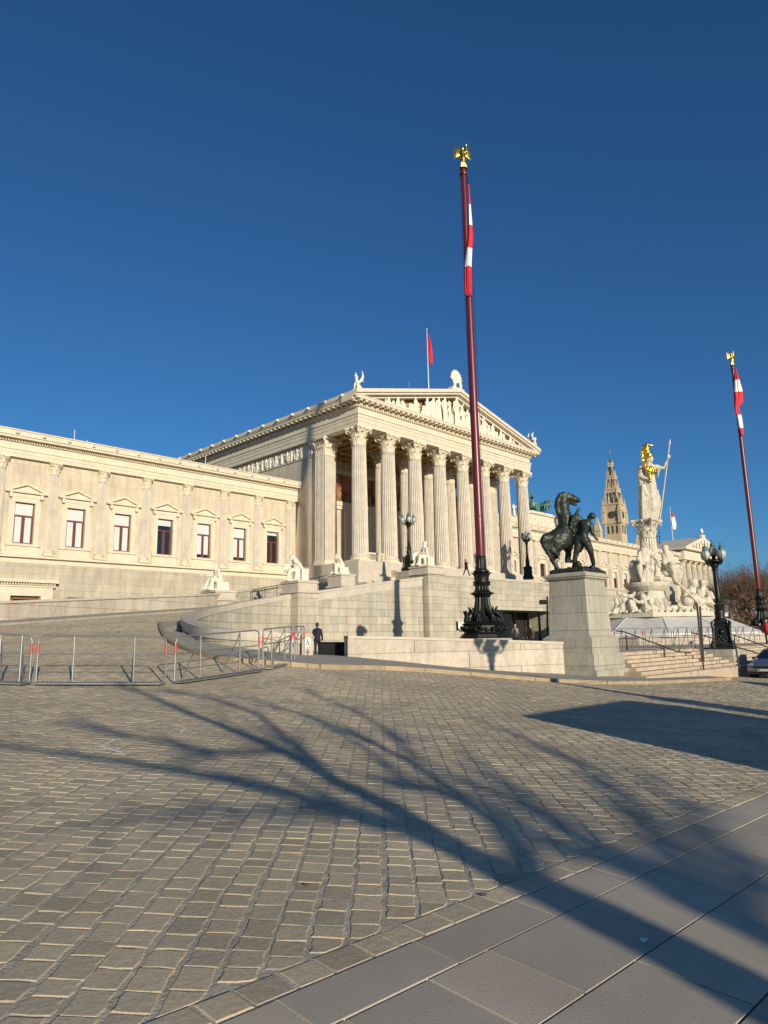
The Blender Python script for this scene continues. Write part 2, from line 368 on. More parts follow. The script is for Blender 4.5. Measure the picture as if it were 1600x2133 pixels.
# jointing bed seen between the stones
def flat(x, y):
    q = [zt(x+a, y+b) for a in (-.26,.26) for b in (-.26,.26)]; return (y < 30 or x < 30) and max(q)-min(q) < .2 and dist_u(x, y)[0] > .75
fine = grid_sheet(frange(-16,48,.5), frange(2.4,43.9,.5), lambda x, y: zt(x, y)-.003, 'b', None, flat)
tag(part('joint_bed', fine, M['joint'], smooth=True), kind='structure')
SIDEWALK = KERB + [(34.3,14.0),(28.6,14.0),(25.9,15.3),(17.4,19.2),(17.2,20.9),(16.2,20.4)] + [p[:2] for p in UW[1:10]]
BS = [(x+.55, y-1.25) for x, y in BACKP]
def cobbles():
    V = []; F = []; T = []
    s = math.sqrt(.5); pu = .183; pv = .191; n0 = 0
    rows = int(80/pv)
    for j in range(-int(46/pv), int(36/pv)):
        v0 = j*pv + .085; off = random.random()*pu; u = -12 + off; wv = 0
        while u < 66:
            L = pu*(1+random.uniform(-.24, .26)); uc = u+L/2; u += L
            x = (uc+v0)*s; y = (uc-v0)*s
            if y < 2.9 or y > 44 or x < -14 or x > 47: continue
            # only what the photograph could show
            ang = math.atan2(x, y); 
            if ang < .14 or ang > 1.36: continue
            d = math.hypot(x, y)
            if in_poly(x, y, SIDEWALK): continue
            if y > 19 and x > 12 and dist_u(x, y)[0] < .62: continue
            if x > 10 and in_poly(x, y, INS) and not (y < 13.5 or (x < 17 and y < 17)): 
                if not (x > 29 and y < 12.2): continue
            if y > 17 and not in_poly(x, y, [(-16,2)]+BS+[(30,41.5),(44,44),(44,38),(29.2,37.6)]+[p[:2] for p in UW[::-1]]+[(17,2)]): continue
            gv = .0095 + random.uniform(0, .007); gu = .004 + random.uniform(0, .006)
            wob = .024*noise.noise((uc*1.1, v0*3, 0))
            a, b = L/2-gu, pv/2-gv
            j_ = lambda: random.uniform(-.0075, .0075)
            out = [(-a+j_(), -b+j_()), (-a*.35, -b+j_()*1.3), (a*.35, -b+j_()*1.3), (a+j_(), -b+j_()), (a+j_()*.8, 0), (a+j_(), b+j_()), (a*.3, b+j_()*1.3), (-a*.35, b+j_()*1.3), (-a+j_(), b+j_()), (-a+j_()*.8, 0)]
            hh = random.uniform(-.002, .002); tx = random.uniform(-.013, .013); ty = random.uniform(-.013, .013)
            ti = len(V); m_ = len(out); nearq = d < 22
            rings = ((1, -.02), (1, -.0025), (.95, .001)) if nearq else ((1, -.012), (.98, .0))
            for sc_, dz in rings:
                for (p, q) in out:
                    if sc_ < 1: p = p - math.copysign(min(abs(p), .006 if sc_ < .95 else .004), p); q = q - math.copysign(min(abs(q), .006), q)
                    X = (uc+p+v0+wob+q)*s; Y = (uc+p-v0-wob-q)*s
                    if Y < 2.895: Y = 2.895
                    V.append((X, Y, zt(x, y)*0 + zfast(X, Y, x, y) + dz + (hh + tx*p + ty*q if dz > -.01 else 0)))
            for r_ in range(len(rings)-1):
                for k in range(m_): F.append((ti+r_*m_+k, ti+r_*m_+(k+1) % m_, ti+(r_+1)*m_+(k+1) % m_, ti+(r_+1)*m_+k))
            F.append(tuple(ti+(len(rings)-1)*m_+k for k in range(m_)))
            T += [random.random()]*(len(V)-ti)
    return V, F, T
_zc = {}
def zfast(X, Y, x, y):
    k = (round(x, 3), round(y, 3))
    if k not in _zc:
        _zc.clear(); e = .1; z = zt(x, y); _zc[k] = (z, (zt(x+e, y)-z)/e, (zt(x, y+e)-z)/e)
    z, gx, gy = _zc[k]
    if abs(gx) > 1 : gx = 0
    if abs(gy) > 1 : gy = 0
    return z + gx*(X-x) + gy*(Y-y)
def toned(name, V, F, T, mat):
    me = bpy.data.meshes.new(name); me.from_pydata(V, [], F); me.update()
    a = me.attributes.new('tone', 'FLOAT', 'POINT'); a.data.foreach_set('value', T); me.materials.append(mat)
    o = bpy.data.objects.new(name, me); C.objects.link(o); return o
tag(toned('cobblestone_paving', *cobbles(), M['sett']), kind='structure')
# border setts and granite slabs in front
def slabrow(y0, y1, xs, bev, mat_name, V, F, T, gap=.004, jit=0):
    for i in range(len(xs)-1):
        x0, x1 = xs[i]+gap, xs[i+1]-gap; t = len(V); z = random.uniform(-.002, .002)
        n = 4
        P = [(x0, y0+gap), (x1, y0+gap), (x1, y1-gap), (x0, y1-gap)]
        if jit: P = [(a+random.uniform(-jit, jit), b+random.uniform(-jit, jit)*.6) for a, b in P]
        for e, dz in ((0, -.05), (0, -bev), (bev, 0)):
            for k, (a, b) in enumerate(P):
                a2 = a + (e if k in (0, 3) else -e); b2 = b + (e if k < 2 else -e)
                V.append((a2, b2, zg(a2, b2)+dz+z+.002))
        for r_ in (0, 1):
            for k in range(4): F.append((t+r_*4+k, t+r_*4+(k+1) % 4, t+r_*4+4+(k+1) % 4, t+r_*4+4+k))
        F.append((t+8, t+9, t+10, t+11)); T += [random.random()]*12
V, F, T = [], [], []
xs = [-4]
while xs[-1] < 40: xs.append(xs[-1]+random.uniform(.17, .27))
slabrow(2.695, 2.885, xs, .007, '', V, F, T, .007, .006)
tag(toned('border_setts', V, F, T, M['sett']), kind='structure')
V, F, T = [], [], []
slabrow(2.385, 2.69, [-2,-1,0,1.05,2.0,2.89,3.79,4.74,5.69,6.63]+[6.63+.95*i for i in range(1, 34)], .0025, '', V, F, T, .0055)
slabrow(1.83, 2.385, [-2,-1,0,1.1,2.13,2.65,3.11,4.07,5.04,5.54,6.1,6.69]+[6.69+.95*i for i in range(1, 34)], .0025, '', V, F, T, .0055)
slabrow(1.275, 1.83, [-1,0,1,1.7,2.6,3.61,4.62,5.63,6.6]+[6.6+.95*i for i in range(1, 34)], .0025, '', V, F, T, .0055)
yy = 1.275
for r_ in range(9): slabrow(yy-.56, yy, [-3+(.31 if r_ % 2 else -.1)+.98*i for i in range(44)], .0025, '', V, F, T, .0055); yy -= .56
tag(toned('pavement', V, F, T, M['slab']), kind='structure')
bed = grid_sheet(frange(-4,40,1), frange(-3.9,2.7,.4), lambda x, y: zg(x, y)-.009, 'b', None)
tag(part('pavement_bed', bed, M['dark']), kind='structure')
# white survey marks painted on the setts
mk = MB()
def strip(p, q, w_, dz=.012):
    p = Vector((p[0], p[1], 0)); q = Vector((q[0], q[1], 0)); d = (q-p).normalized(); n_ = Vector((-d.y, d.x, 0))*w_/2
    vs = []
    N = max(2, int((q-p).length/.15))
    for i in range(N+1):
        c = p+(q-p)*i/N
        for sg in (1, -1):
            e = c+n_*sg*random.uniform(.8, 1.1); vs.append((e.x, e.y, zt(c.x, c.y)+dz))
    mk.add(vs, [(2*i, 2*i+1, 2*i+3, 2*i+2) for i in range(N)])
a, b, c_ = gnd(207,1558), gnd(246,1541), gnd(256,1571); strip(a, b, .06); strip(a, c_, .06)
a, b = gnd(362,1521), gnd(396,1528); strip(a, b, .05); a, b = gnd(375,1529), gnd(384,1520); strip(a, b, .05)
a, b = gnd(484,1428), gnd(516,1430); strip(a, b, .10)
tag(part('painted_ground_marks', mk, M['mark']), kind='structure')
# sidewalk with kerb
sw = MB(); SW = .11
kk = KERB
inner = [ (14.6,31.5)]
NS = len(kk)
def sidewalk_z(x, y): return zt(x, y)+SW
V, F, T = [], [], []
W1 = [(17.6,30.0)] ; 
tri = bmesh.new(); bv = [tri.verts.new((x, y, 0)) for x, y in SIDEWALK]; tri.faces.new(bv)
bmesh.ops.triangulate(tri, faces=tri.faces)
for _ in range(3): bmesh.ops.subdivide_edges(tri, edges=[e for e in tri.edges if e.calc_length() > .8], cuts=1, use_grid_fill=False); bmesh.ops.triangulate(tri, faces=tri.faces)
for v in tri.verts: v.co.z = sidewalk_z(v.co.x, v.co.y)
me = bpy.data.meshes.new('sidewalk'); bmesh.ops.recalc_face_normals(tri, faces=tri.faces); tri.to_mesh(me); tri.free()
def m_walk():
    m, n, l, b = newmat('sidewalk_slabs'); p = pos(n)
    mp = n.new('ShaderNodeMapping'); mp.inputs['Rotation'].default_value = (0, 0, math.radians(20)); l.new(p, mp.inputs['Vector'])
    t = n.new('ShaderNodeTexBrick'); l.new(mp.outputs[0], t.inputs['Vector']); t.inputs['Scale'].default_value = 1; t.inputs['Brick Width'].default_value = .95; t.inputs['Row Height'].default_value = .6
    t.inputs['Mortar Size'].default_value = .006; t.inputs['Color1'].default_value = (.44,.40,.32,1); t.inputs['Color2'].default_value = (.38,.35,.29,1); t.inputs['Mortar'].default_value = (.08,.075,.06,1)
    c = mixc(n, l, t.outputs['Color'], ramp(n, l, nz(n, l, 40, 5, p), [(.3, (.85,.85,.85)), (.7, (1.12,1.12,1.12))]), 1, 'MULTIPLY')
    l.new(c, b.inputs['Base Color']); b.inputs['Roughness'].default_value = .85; return m
M['walkslab'] = m_walk(); me.materials.append(M['walkslab'])
tag(link('sidewalk', me), kind='structure')
kb = MB()
for i in range(len(kk)-1):
    (x0, y0), (x1, y1) = kk[i], kk[i+1]; n = max(1, int(math.hypot(x1-x0, y1-y0)/.8))
    for q in range(n):
        a = (x0+(x1-x0)*q/n, y0+(y1-y0)*q/n); b = (x0+(x1-x0)*(q+1)/n, y0+(y1-y0)*(q+1)/n)
        d = Vector((b[0]-a[0], b[1]-a[1])).normalized(); nn = Vector((d.y, -d.x))*.16
        c1 = (a[0]+nn.x*.95, a[1]+nn.y*.95); c2 = (b[0]+nn.x*.95, b[1]+nn.y*.95)
        P = [a, b, c2, c1]
        kb.add([(x, y, zt(a[0], a[1])-.1) for x, y in P]+[(x, y, (sidewalk_z(*(a if k in (0, 3) else b)))+.004) for k, (x, y) in enumerate(P)], [(0,3,2,1),(4,5,6,7),(0,1,5,4),(1,2,6,5),(2,3,7,6),(3,0,4,7)])
tag(part('kerb', kb, M['kerb']), kind='structure')
# raised plateau in front of the building
PL = .85
pf = [(26.2,16.9),(29,15.6),(110,15.6),(110,37.4),(33,37.4),(29,31),(25.4,24)]
tag(part('forecourt', MB().slab(pf, -1.5, PL), M['step']), kind='structure')
# footway beside the ramp along the back parapet, with its kerb
fw = MB(); 
for i in range(len(BACKP)-1):
    a0, a1 = BACKP[i], BACKP[i+1]; b0, b1 = BS[i], BS[i+1]; n = 6
    for q in range(n):
        L = lambda P, Q, t: (P[0]+(Q[0]-P[0])*t, P[1]+(Q[1]-P[1])*t)
        P = [L(a0, a1, q/n), L(a0, a1, (q+1)/n), L(b0, b1, (q+1)/n), L(b0, b1, q/n)]
        fw.add([(x, y, zr(x, y)-.4) for x, y in P]+[(x, y, max(zr(x, y), zg(x, y))+.1) for x, y in P], [(0,1,2,3),(4,7,6,5),(0,4,5,1),(1,5,6,2),(2,6,7,3),(3,7,4,0)])
tag(part('ramp_footway', fw, M['walkslab']), kind='structure')
# ground right of the plaza: grass-free park floor under the trees

for px, py, nm_, lab, mt in ((122,1719,'paper_scrap','small white paper scrap on the setts at the left','white'),(1340,1963,'paper_scrap','tiny pale paper scrap on the paving slabs at the right','white'),(1008,1868,'dry_leaf','curled brown leaf on the setts near the centre','bark'),(640,1850,'dry_leaf','dry leaf lying in a joint left of the centre foreground','bark')):
    g = gnd(px, py, zt); m_ = MB(); r_ = .022 if mt == 'bark' else .03
    m_.add([(g.x-r_,g.y-r_*.5,g.z+.006),(g.x+r_,g.y-r_*.7,g.z+.012),(g.x+r_*.8,g.y+r_*.6,g.z+.008),(g.x-r_*.7,g.y+r_*.5,g.z+.016),(g.x-r_,g.y-r_*.5,g.z+.0075),(g.x+r_,g.y-r_*.7,g.z+.0135),(g.x+r_*.8,g.y+r_*.6,g.z+.0095),(g.x-r_*.7,g.y+r_*.5,g.z+.0175)], [(3,2,1,0),(4,5,6,7),(0,1,5,4),(1,2,6,5),(2,3,7,6),(3,0,4,7)])
    tag(part(nm_, m_, M[mt]), lab, nm_.replace('_', ' '))
# ================================================================ PARLIAMENT
XA, XB, XM = 46.9, 77.3, 62.1
parl = thing('parliament_building', 'long cream neoclassical parliament with a columned temple portico and two lower wings', 'building', (62.1, 50, 0))
def wall_holes(mb, x0, x1, z0, z1, Y, holes, dep=.35):
    """front face (towards -Y) with openings and their reveals"""
    xs = sorted({x0, x1, *[h[0] for h in holes], *[h[1] for h in holes]}); zz = sorted({z0, z1, *[h[2] for h in holes], *[h[3] for h in holes]})
    for i in range(len(xs)-1):
        for j in range(len(zz)-1):
            cx, cz = (xs[i]+xs[i+1])/2, (zz[j]+zz[j+1])/2
            if any(h[0] < cx < h[1] and h[2] < cz < h[3] for h in holes): continue
            mb.add([(xs[i],Y,zz[j]),(xs[i+1],Y,zz[j]),(xs[i+1],Y,zz[j+1]),(xs[i],Y,zz[j+1])], [(0,1,2,3)])
    for a, b, c, d in holes:
        mb.add([(a,Y,c),(b,Y,c),(b,Y,d),(a,Y,d),(a,Y+dep,c),(b,Y+dep,c),(b,Y+dep,d),(a,Y+dep,d)], [(0,1,5,4),(1,2,6,5),(2,3,7,6),(3,0,4,7)])
    return mb
def mesh_nofix(name, mb, mat, parent):
    me = bpy.data.meshes.new(name); me.from_pydata(mb.v, [], mb.f); me.update(); me.materials.append(mat); return link(name, me, parent)
def leaf(mb, c, ang, r0, r1, z0, z1, w_):
    """acanthus leaf bending outwards from a bell"""
    n = 5; L = []; 
    for i in range(n+1):
        t = i/n; r = r0+(r1-r0)*(t**2.2); z = z0+(z1-z0)*math.sin(t*PI*.56)/math.sin(PI*.56)*1.0; ww = w_*(.55+.75*math.sin(PI*min(1, t*.9+.08)))*(1 if i < n else .45)
        L.append((r, z, ww))
    vs = []
    for th in (0, .05):
        for r, z, ww in L:
            for q in (-1, -.4, 0, .4, 1):
                rr = r - th + (.05*(1-abs(q)) if q else .06); x = rr*math.cos(ang) - q*ww/2*math.sin(ang); y = rr*math.sin(ang) + q*ww/2*math.cos(ang)
                vs.append((c[0]+x, c[1]+y, c[2]+z - (.05 if abs(q) == .4 else 0)*0))
    m_ = (n+1)*5; fs = []
    for i in range(n):
        for q in range(4):
            a = i*5+q; fs += [(a, a+1, a+6, a+5), (m_+a, m_+a+5, m_+a+6, m_+a+1)]
        for q in (0, 4): a = i*5+q; fs.append((a, a+5, m_+a+5, m_+a))
    fs.append(tuple(n*5+q for q in range(5)) + tuple(m_+n*5+q for q in range(4, -1, -1)))
    mb.add(vs, fs)
def capital(mb, r, h, c=(0,0,0), square=None, quart=1):
    """Corinthian capital: bell, two rows of leaves, corner volutes, abacus"""
    prof = [(r*.98,0),(r*1.05,.03*h),(r*.95,.06*h),(r*.93,.5*h),(r*1.02,.75*h),(r*1.25,.86*h)]
    mb.lathe(prof, c, 20)
    for row, (nn, z0, z1, rr, ph) in enumerate(((8,.05,.40,1.36,0),(8,.30,.68,1.5,PI/8))):
        for k in range(nn): leaf(mb, c, 2*PI*k/nn+ph, r*.94, r*rr*1.08, z0*h, z1*h, r*.52)
    for k in range(4):
        a = PI/4+PI/2*k
        for da in (-.16, .16):
            pts = [(c[0]+rr*math.cos(a+da*(1.9-rr/r)), c[1]+rr*math.sin(a+da*(1.9-rr/r)), c[2]+zz*h) for rr, zz in ((r*.95,.5),(r*1.2,.78),(r*1.6,.86),(r*1.78,.78),(r*1.68,.68),(r*1.52,.72))]
            mb.tube(pts, [r*.1,r*.11,r*.12,r*.11,r*.09,r*.05], 6)
        a2 = PI/2*k; mb.sphere((c[0]+r*1.3*math.cos(a2), c[1]+r*1.3*math.sin(a2), c[2]+.93*h), r*.17, 6, 5)
    # abacus with concave sides
    R = r*1.98; pts = []
    for k in range(4):
        a = PI/4+PI/2*k; b = a+PI/2
        p = Vector((math.cos(a), math.sin(a)))*R; q = Vector((math.cos(b), math.sin(b)))*R
        pts += [p*.985+Vector((-math.sin(a), math.cos(a)))*r*.12]
        for t in (.25, .5, .75): e = p.lerp(q, t); pts.append(e*(1-.16*math.sin(PI*t)))
        pts.append(q*.985-Vector((-math.sin(b), math.cos(b)))*r*.12)
    mb.prism([(p.x, p.y) for p in pts], lambda u, v: (c[0]+u, c[1]+v, c[2]+.88*h), lambda u, v: (c[0]+u, c[1]+v, c[2]+h))
def shaft_mb(r0, r1, h, nf=24, c=(0,0,0), seg=5):
    n = nf*seg; vs = []; fs = []; zz = [0, .015*h, .02*h, .2*h, .45*h, .7*h, .9*h, .985*h, .99*h, h]
    for z in zz:
        t = z/h; R = (r0+(r1-r0)*(t**1.6)); fl = 0 if z in (0, .015*h, .99*h, h) else .115
        if z in (0, h): R *= 1.05
        for k in range(n):
            q = (k % seg)/seg; d = math.sin(PI*((q-.12)/.88)) if q > .12 else 0
            rr = R*(1-fl*max(0, d)); a = 2*PI*k/n; vs.append((c[0]+rr*math.cos(a), c[1]+rr*math.sin(a), c[2]+z))
    for i in range(len(zz)-1):
        for k in range(n): fs.append((i*n+k, i*n+(k+1) % n, (i+1)*n+(k+1) % n, (i+1)*n+k))
    return MB().add(vs, fs)
def base_mb(r, h, w_=None):
    mb = MB(); pw = w_ or r*2.55; mb.box(-pw/2, pw/2, -pw/2, pw/2, 0, h*.3)
    mb.lathe([(r*1.26,h*.3),(r*1.3,h*.4),(r*1.26,h*.52),(r*1.12,h*.56),(r*1.06,h*.66),(r*1.12,h*.74),(r*1.18,h*.82),(r*1.12,h*.92),(r*1.03,h*.95),(r*1.03,h)], n=32); return mb
def make_column(name, r, zb, zc, ht, parent, loc, shm, cpm, bh=.62):
    o = link(name, shaft_mb(r, r*.86, zc-zb-bh).mesh(name, shm, False), parent); o.parent = parent
    o.matrix_parent_inverse = abs_mat(parent).inverted(); o.location = (loc[0], loc[1], zb+bh)
    cm = MB(); capital(cm, r*.86, ht, (0,0,0)); k = inst(cm.mesh('capital', cpm), 'capital', o, (0,0,zc-zb-bh))
    b = inst(base_mb(r, bh).mesh('column_base', cpm, True), 'column_base', o, (0,0,-bh)); return o
def colat(o, x, y, z=None):
    c = o.copy(); C.objects.link(c); c.location = (x, y, o.location.z if z is None else z)
    for k in [q for q in C.objects if q.parent == o]: d = k.copy(); C.objects.link(d); d.parent = c
    return c
FX = [47.2+4.257*i for i in range(8)]
FL = 9.3
c0 = make_column('column', .86, FL, 21.25, 2.0, parl, (FX[0], 50.0), M['shaft'], M['cap'])
fr = [c0]+[colat(c0, x, 50.0) for x in FX[1:]]
c1 = make_column('inner_column', .74, FL, 21.4, 1.9, parl, (FX[2], 55.4), M['shaft'], M['cap'])
for x in FX[3:7]: colat(c1, x, 55.4)
for y in (50.0, 55.4, 60.5): pass
# antae: square fluted piers at the ends of the side walls
def anta(x, y):
    w2 = .82; mb = MB(); z0 = FL+.62; z1 = 21.25; nf = 7
    def side(P, Q, nrm):
        P = Vector(P); Q = Vector(Q); L = (Q-P).length; d = (Q-P).normalized(); N = Vector(nrm); pts = [P]
        f = L/(nf+.6); s0 = f*.3+f*.1
        for k in range(nf):
            a = P+d*(s0+k*f); pts += [a, a+d*f*.2+N*-.1, a+d*f*.6+N*-.1, a+d*f*.8]
        return pts
    c = [(x-w2,y-w2),(x+w2,y-w2),(x+w2,y+w2),(x-w2,y+w2)]; nr = [(0,-1),(1,0),(0,1),(-1,0)]; pts = []
    for k in range(4): pts += side(c[k], c[(k+1) % 4], nr[k])
    mb.prism([(p.x, p.y) for p in pts], lambda u, v: (u, v, z0), lambda u, v: (u, v, z1))
    o = part('anta', mb, M['shaft'], parl)
    cb = MB(); cb.box(x-w2*1.0, x+w2*1.0, y-w2*1.0, y+w2*1.0, z1, z1+1.72); cb.box(x-w2*1.45, x+w2*1.45, y-w2*1.45, y+w2*1.45, z1+1.78, z1+2.0)
    for sx, sy, ang in ((0,-1,-PI/2),(-1,0,PI),(1,0,0),(0,1,PI/2)):
        for row, (z_, h_, ps, ro) in enumerate(((.02,.8,(-.6,-.2,.2,.6),1.1),(.55,.8,(-.4,0,.4),1.2))):
            for q in ps:
                cx = x+(q*w2*1.2 if sx == 0 else 0); cy = y+(q*w2*1.2 if sy == 0 else 0)
                leaf(cb, (cx, cy, z1+z_), ang, w2*.97, w2*1.42, 0, h_, .42)
    for a_, b_ in ((-1,-1),(1,-1),(-1,1),(1,1)):
        cb.tube([(x+a_*w2*.9, y+b_*w2*.9, z1+1.0),(x+a_*w2*1.2, y+b_*w2*1.2, z1+1.6),(x+a_*w2*1.5, y+b_*w2*1.5, z1+1.65),(x+a_*w2*1.45, y+b_*w2*1.45, z1+1.42)], [.1,.13,.13,.08], 6)
    part('capital', cb, M['cap'], o)
    bb = MB(); bb.box(x-w2*1.35, x+w2*1.35, y-w2*1.35, y+w2*1.35, FL, FL+.2); bb.taper((x,y,FL+.2), w2*2.6, w2*2.6, w2*2.15, w2*2.15, .42); part('column_base', bb, M['trim'], o)
anta(47.35, 55.4); anta(76.85, 55.4)
# side walls, back wall of the porch, podium
part('side_wall', MB().box(XA, XA+1.0, 56.2, 92, 0, 21.65), M['wing'], parl); part('side_wall', MB().box(XB-1.0, XB, 56.2, 92, 0, 21.65), M['wing'], parl)
mb = MB(); mb.box(XA-.12, XA+.6, 56.25, 92, 21.6, 21.8); mb.box(XA-.04, XA+.6, 56.25, 92, 21.8, 23.2); part('relief_band', mb, M['ochre'] if 0 else M['trim'], parl)
pod = MB()
for i, z in enumerate((FL, FL-.75, FL-1.5, FL-2.25, FL-3.2)):
    e = [0, .0, .55, .55, .9][i]
    pod.box(45.5-e, 78.7+e, 48.45-e*1.0-(0 if i < 3 else 1.2), 57.6 if i == 0 else 60, z-.75 if i < 4 else 4.5, z - (.0 if i == 0 else .003*i))
part('stylobate', pod, M['coping'], parl)
fl = MB(); fl.box(45.6, 78.6, 57.6, 70, FL-1, FL-.002); part('porch_floor', fl, M['coping'], parl)
bw = wall_holes(MB(), XA+1, XB-1, FL, 23.3, 61.2, [(60.4,63.8,FL,16.2),(68.6,70.3,FL,14.0)], .5); mesh_nofix('porch_wall', bw, M['wing'], parl)
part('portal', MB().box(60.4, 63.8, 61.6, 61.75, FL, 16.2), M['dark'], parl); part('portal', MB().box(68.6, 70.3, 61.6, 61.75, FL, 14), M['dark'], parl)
fr_ = MB()
for a, b, h in ((60.4,63.8,16.2),(68.6,70.3,14)):
    fr_.box(a-.5, a, 60.95, 61.2, FL, h+.5); fr_.box(b, b+.5, 60.95, 61.2, FL, h+.5); fr_.box(a, b, 60.95, 61.2, h, h+.5); fr_.box(a-.8, b+.8, 60.6, 61.2, h+.5, h+.85)
fr_.box(XA+1, XB-1, 60.8, 61.2, 17.6, 18.1); fr_.box(XA+1, XB-1, 60.95, 61.2, 17.2, 17.6); fr_.box(XA+1, XB-1, 60.8, 61.2, 21.5, 22.0)
for x in FX[1:7]: fr_.box(x-.6, x+.6, 60.9, 61.2, FL, 17.2)
part('door_surround', fr_, M['trim'], parl)
part('mosaic_frieze', MB().box(XA+1, XB-1, 61.0, 61.2, 18.1, 21.5), M['fresco'], parl)
# dark coffered ceiling
ce = MB(); ce.box(47.6, 76.6, 50.6, 61.2, 23.32, 23.6)
for x in frange(48, 76, 1.4): ce.box(x, x+.3, 50.7, 61.1, 23.1, 23.318)
for y in (52.6, 57.6, 59.4): ce.box(47.7, 76.5, y, y+.35, 22.98, 23.098)
part('coffered_ceiling', ce, M['ochre'], parl)
# entablature (front + sides); profile (projection, z)
x0e, x1e, ye = 46.35, 77.85, 49.15
def belt(mb, p, z0, z1, yb=92, rear=True):       # a band round front and both sides, projecting p
    t = .9
    mb.box(x0e-p, x1e+p, ye-p, ye+t, z0, z1); mb.box(x0e-p, x0e+t, ye+t, yb, z0, z1); mb.box(x1e-t, x1e+p, ye+t, yb, z0, z1)
en = MB()
for p, z0, z1 in ((0,23.25,23.68),(.05,23.68,24.1),(.1,24.1,24.42),(.2,24.42,24.55),(.02,24.55,25.3),(.12,25.3,25.42)): belt(en, p, z0, z1)
part('entablature', en, M['trim'], parl)
soff = MB(); soff.box(47.3, 76.9, 50.1, 51.2, 23.26, 23.3); 
part('architrave_soffit', soff, M['trim'], parl)
dn = MB(); st = .34
x = x0e-.1
while x < x1e: dn.box(x, x+.19, ye-.3, ye-.12, 25.18, 25.42); x += st
y = ye-.1
while y < 92: dn.box(x0e-.3, x0e-.12, y, y+.19, 25.18, 25.42); dn.box(x1e+.12, x1e+.3, y, y+.19, 25.18, 25.42); y += st
belt(dn, .32, 25.42, 25.5)
part('dentils', dn, M['trim'], parl)
mo = MB(); st = .78; x = x0e-.35
def modill(cx, cy, dx, dy):
    if dx: mo.box(min(cx, cx+dx*.62), max(cx, cx+dx*.62), cy-.14, cy+.14, 25.52, 25.74)
    else: mo.box(cx-.14, cx+.14, cy-.62, cy, 25.52, 25.74)
while x < x1e+.4: modill(x, ye-.33, 0, -1); x += st
y = ye-.3
while y < 92: modill(x0e-.33, y, -1, 0); modill(x1e+.33, y, 1, 0); y += st
co = mo; belt(co, 1.0, 25.74, 26.0)
co.box(x0e-1.1, x0e+.5, ye+.9, 92, 26.0, 26.12); co.box(x1e-.5, x1e+1.1, ye+.9, 92, 26.0, 26.12); co.box(x0e-1.05, x1e+1.05, ye-1.05, ye+.9, 26.0, 26.1)
part('cornice', co, M['trim'], parl)
part('gutter', MB().box(x0e-1.17, x0e-.85, ye+1.21, 92, 26.123, 26.5), M['trim'], parl); part('gutter', MB().box(x1e+.85, x1e+1.17, ye+1.21, 92, 26.123, 26.5), M['trim'], parl)
lh = MB(); lh.sphere((0,0,0), .17, 8, 6, (1,1,1.05)); lh.sphere((-.14,0,-.03), .1, 6, 5); lhm = lh.mesh('lion_head', M['cap'], True)
y = ye+1.0
while y < 88: 
    o = bpy.data.objects.new('lion_head', lhm); C.objects.link(o); o.parent = parl; o.matrix_parent_inverse = abs_mat(parl).inverted(); o.location = (x0e-1.25, y, 26.34); y += 2.75
# pediment
apz = 30.75; ang_ = math.atan2(apz-26.3, XM-(x0e-1.2))
rk = MB()
def rake(mb, p, t0, t1, y0, y1):                  # sloped bands; t measured down from the top edge
    for s_ in (-1, 1):
        xe = XM + s_*(XM-(x0e-1.2)); P = []
        for t in (t0, t1): P.append(((xe, 26.52-t), (XM, apz-t)))
        a, b = P
        mb.add([(a[0][0],y0,a[0][1]),(a[1][0],y0,a[1][1]),(b[1][0],y0,b[1][1]),(b[0][0],y0,b[0][1]),(a[0][0],y1,a[0][1]),(a[1][0],y1,a[1][1]),(b[1][0],y1,b[1][1]),(b[0][0],y1,b[0][1])],
               [(0,1,2,3),(4,7,6,5),(0,4,5,1),(2,6,7,3),(0,3,7,4),(1,5,6,2)])
rake(rk, 0, 0, .38, ye-1.15, ye+1.2); rake(rk, 0, .383, .62, ye-.95, ye+1.2); rake(rk, 0, .623, .9, ye-.45, ye+1.2)
part('raking_cornice', rk, M['trim'], parl)
ty = MB(); ty.add([(x0e+.5, ye+.55, 26.1),(x1e-.5, ye+.55, 26.1),(XM, ye+.55, apz-.8),(x0e+.5, ye+1.1, 26.1),(x1e-.5, ye+1.1, 26.1),(XM, ye+1.1, apz-.8)], [(0,1,2),(3,5,4),(0,3,4,1),(1,4,5,2),(2,5,3,0)])
tymp = part('tympanum', ty, M['ochre'], parl)
rf = MB(); rf.add([(x0e-.8, ye+1.21, 26.45),(XM, ye+1.21, apz-.02),(x1e+.8, ye+1.21, 26.45),(x0e-.8, 92, 26.45),(XM, 92, apz-.02),(x1e+.8, 92, 26.45)], [(0,1,4,3),(1,2,5,4),(0,2,1),(3,4,5),(0,3,5,2)])
part('roof', rf, M['roof'], parl)
for x, y, h in ((48.9,52,1.6),(58.5,53,1.5)):
    part('lightning_rod', MB().tube([(x,y,apz-4.4+(x-45)*.26),(x,y,apz-4.4+(x-45)*.26+h+.8)], .03, 5), M['steel'], parl)
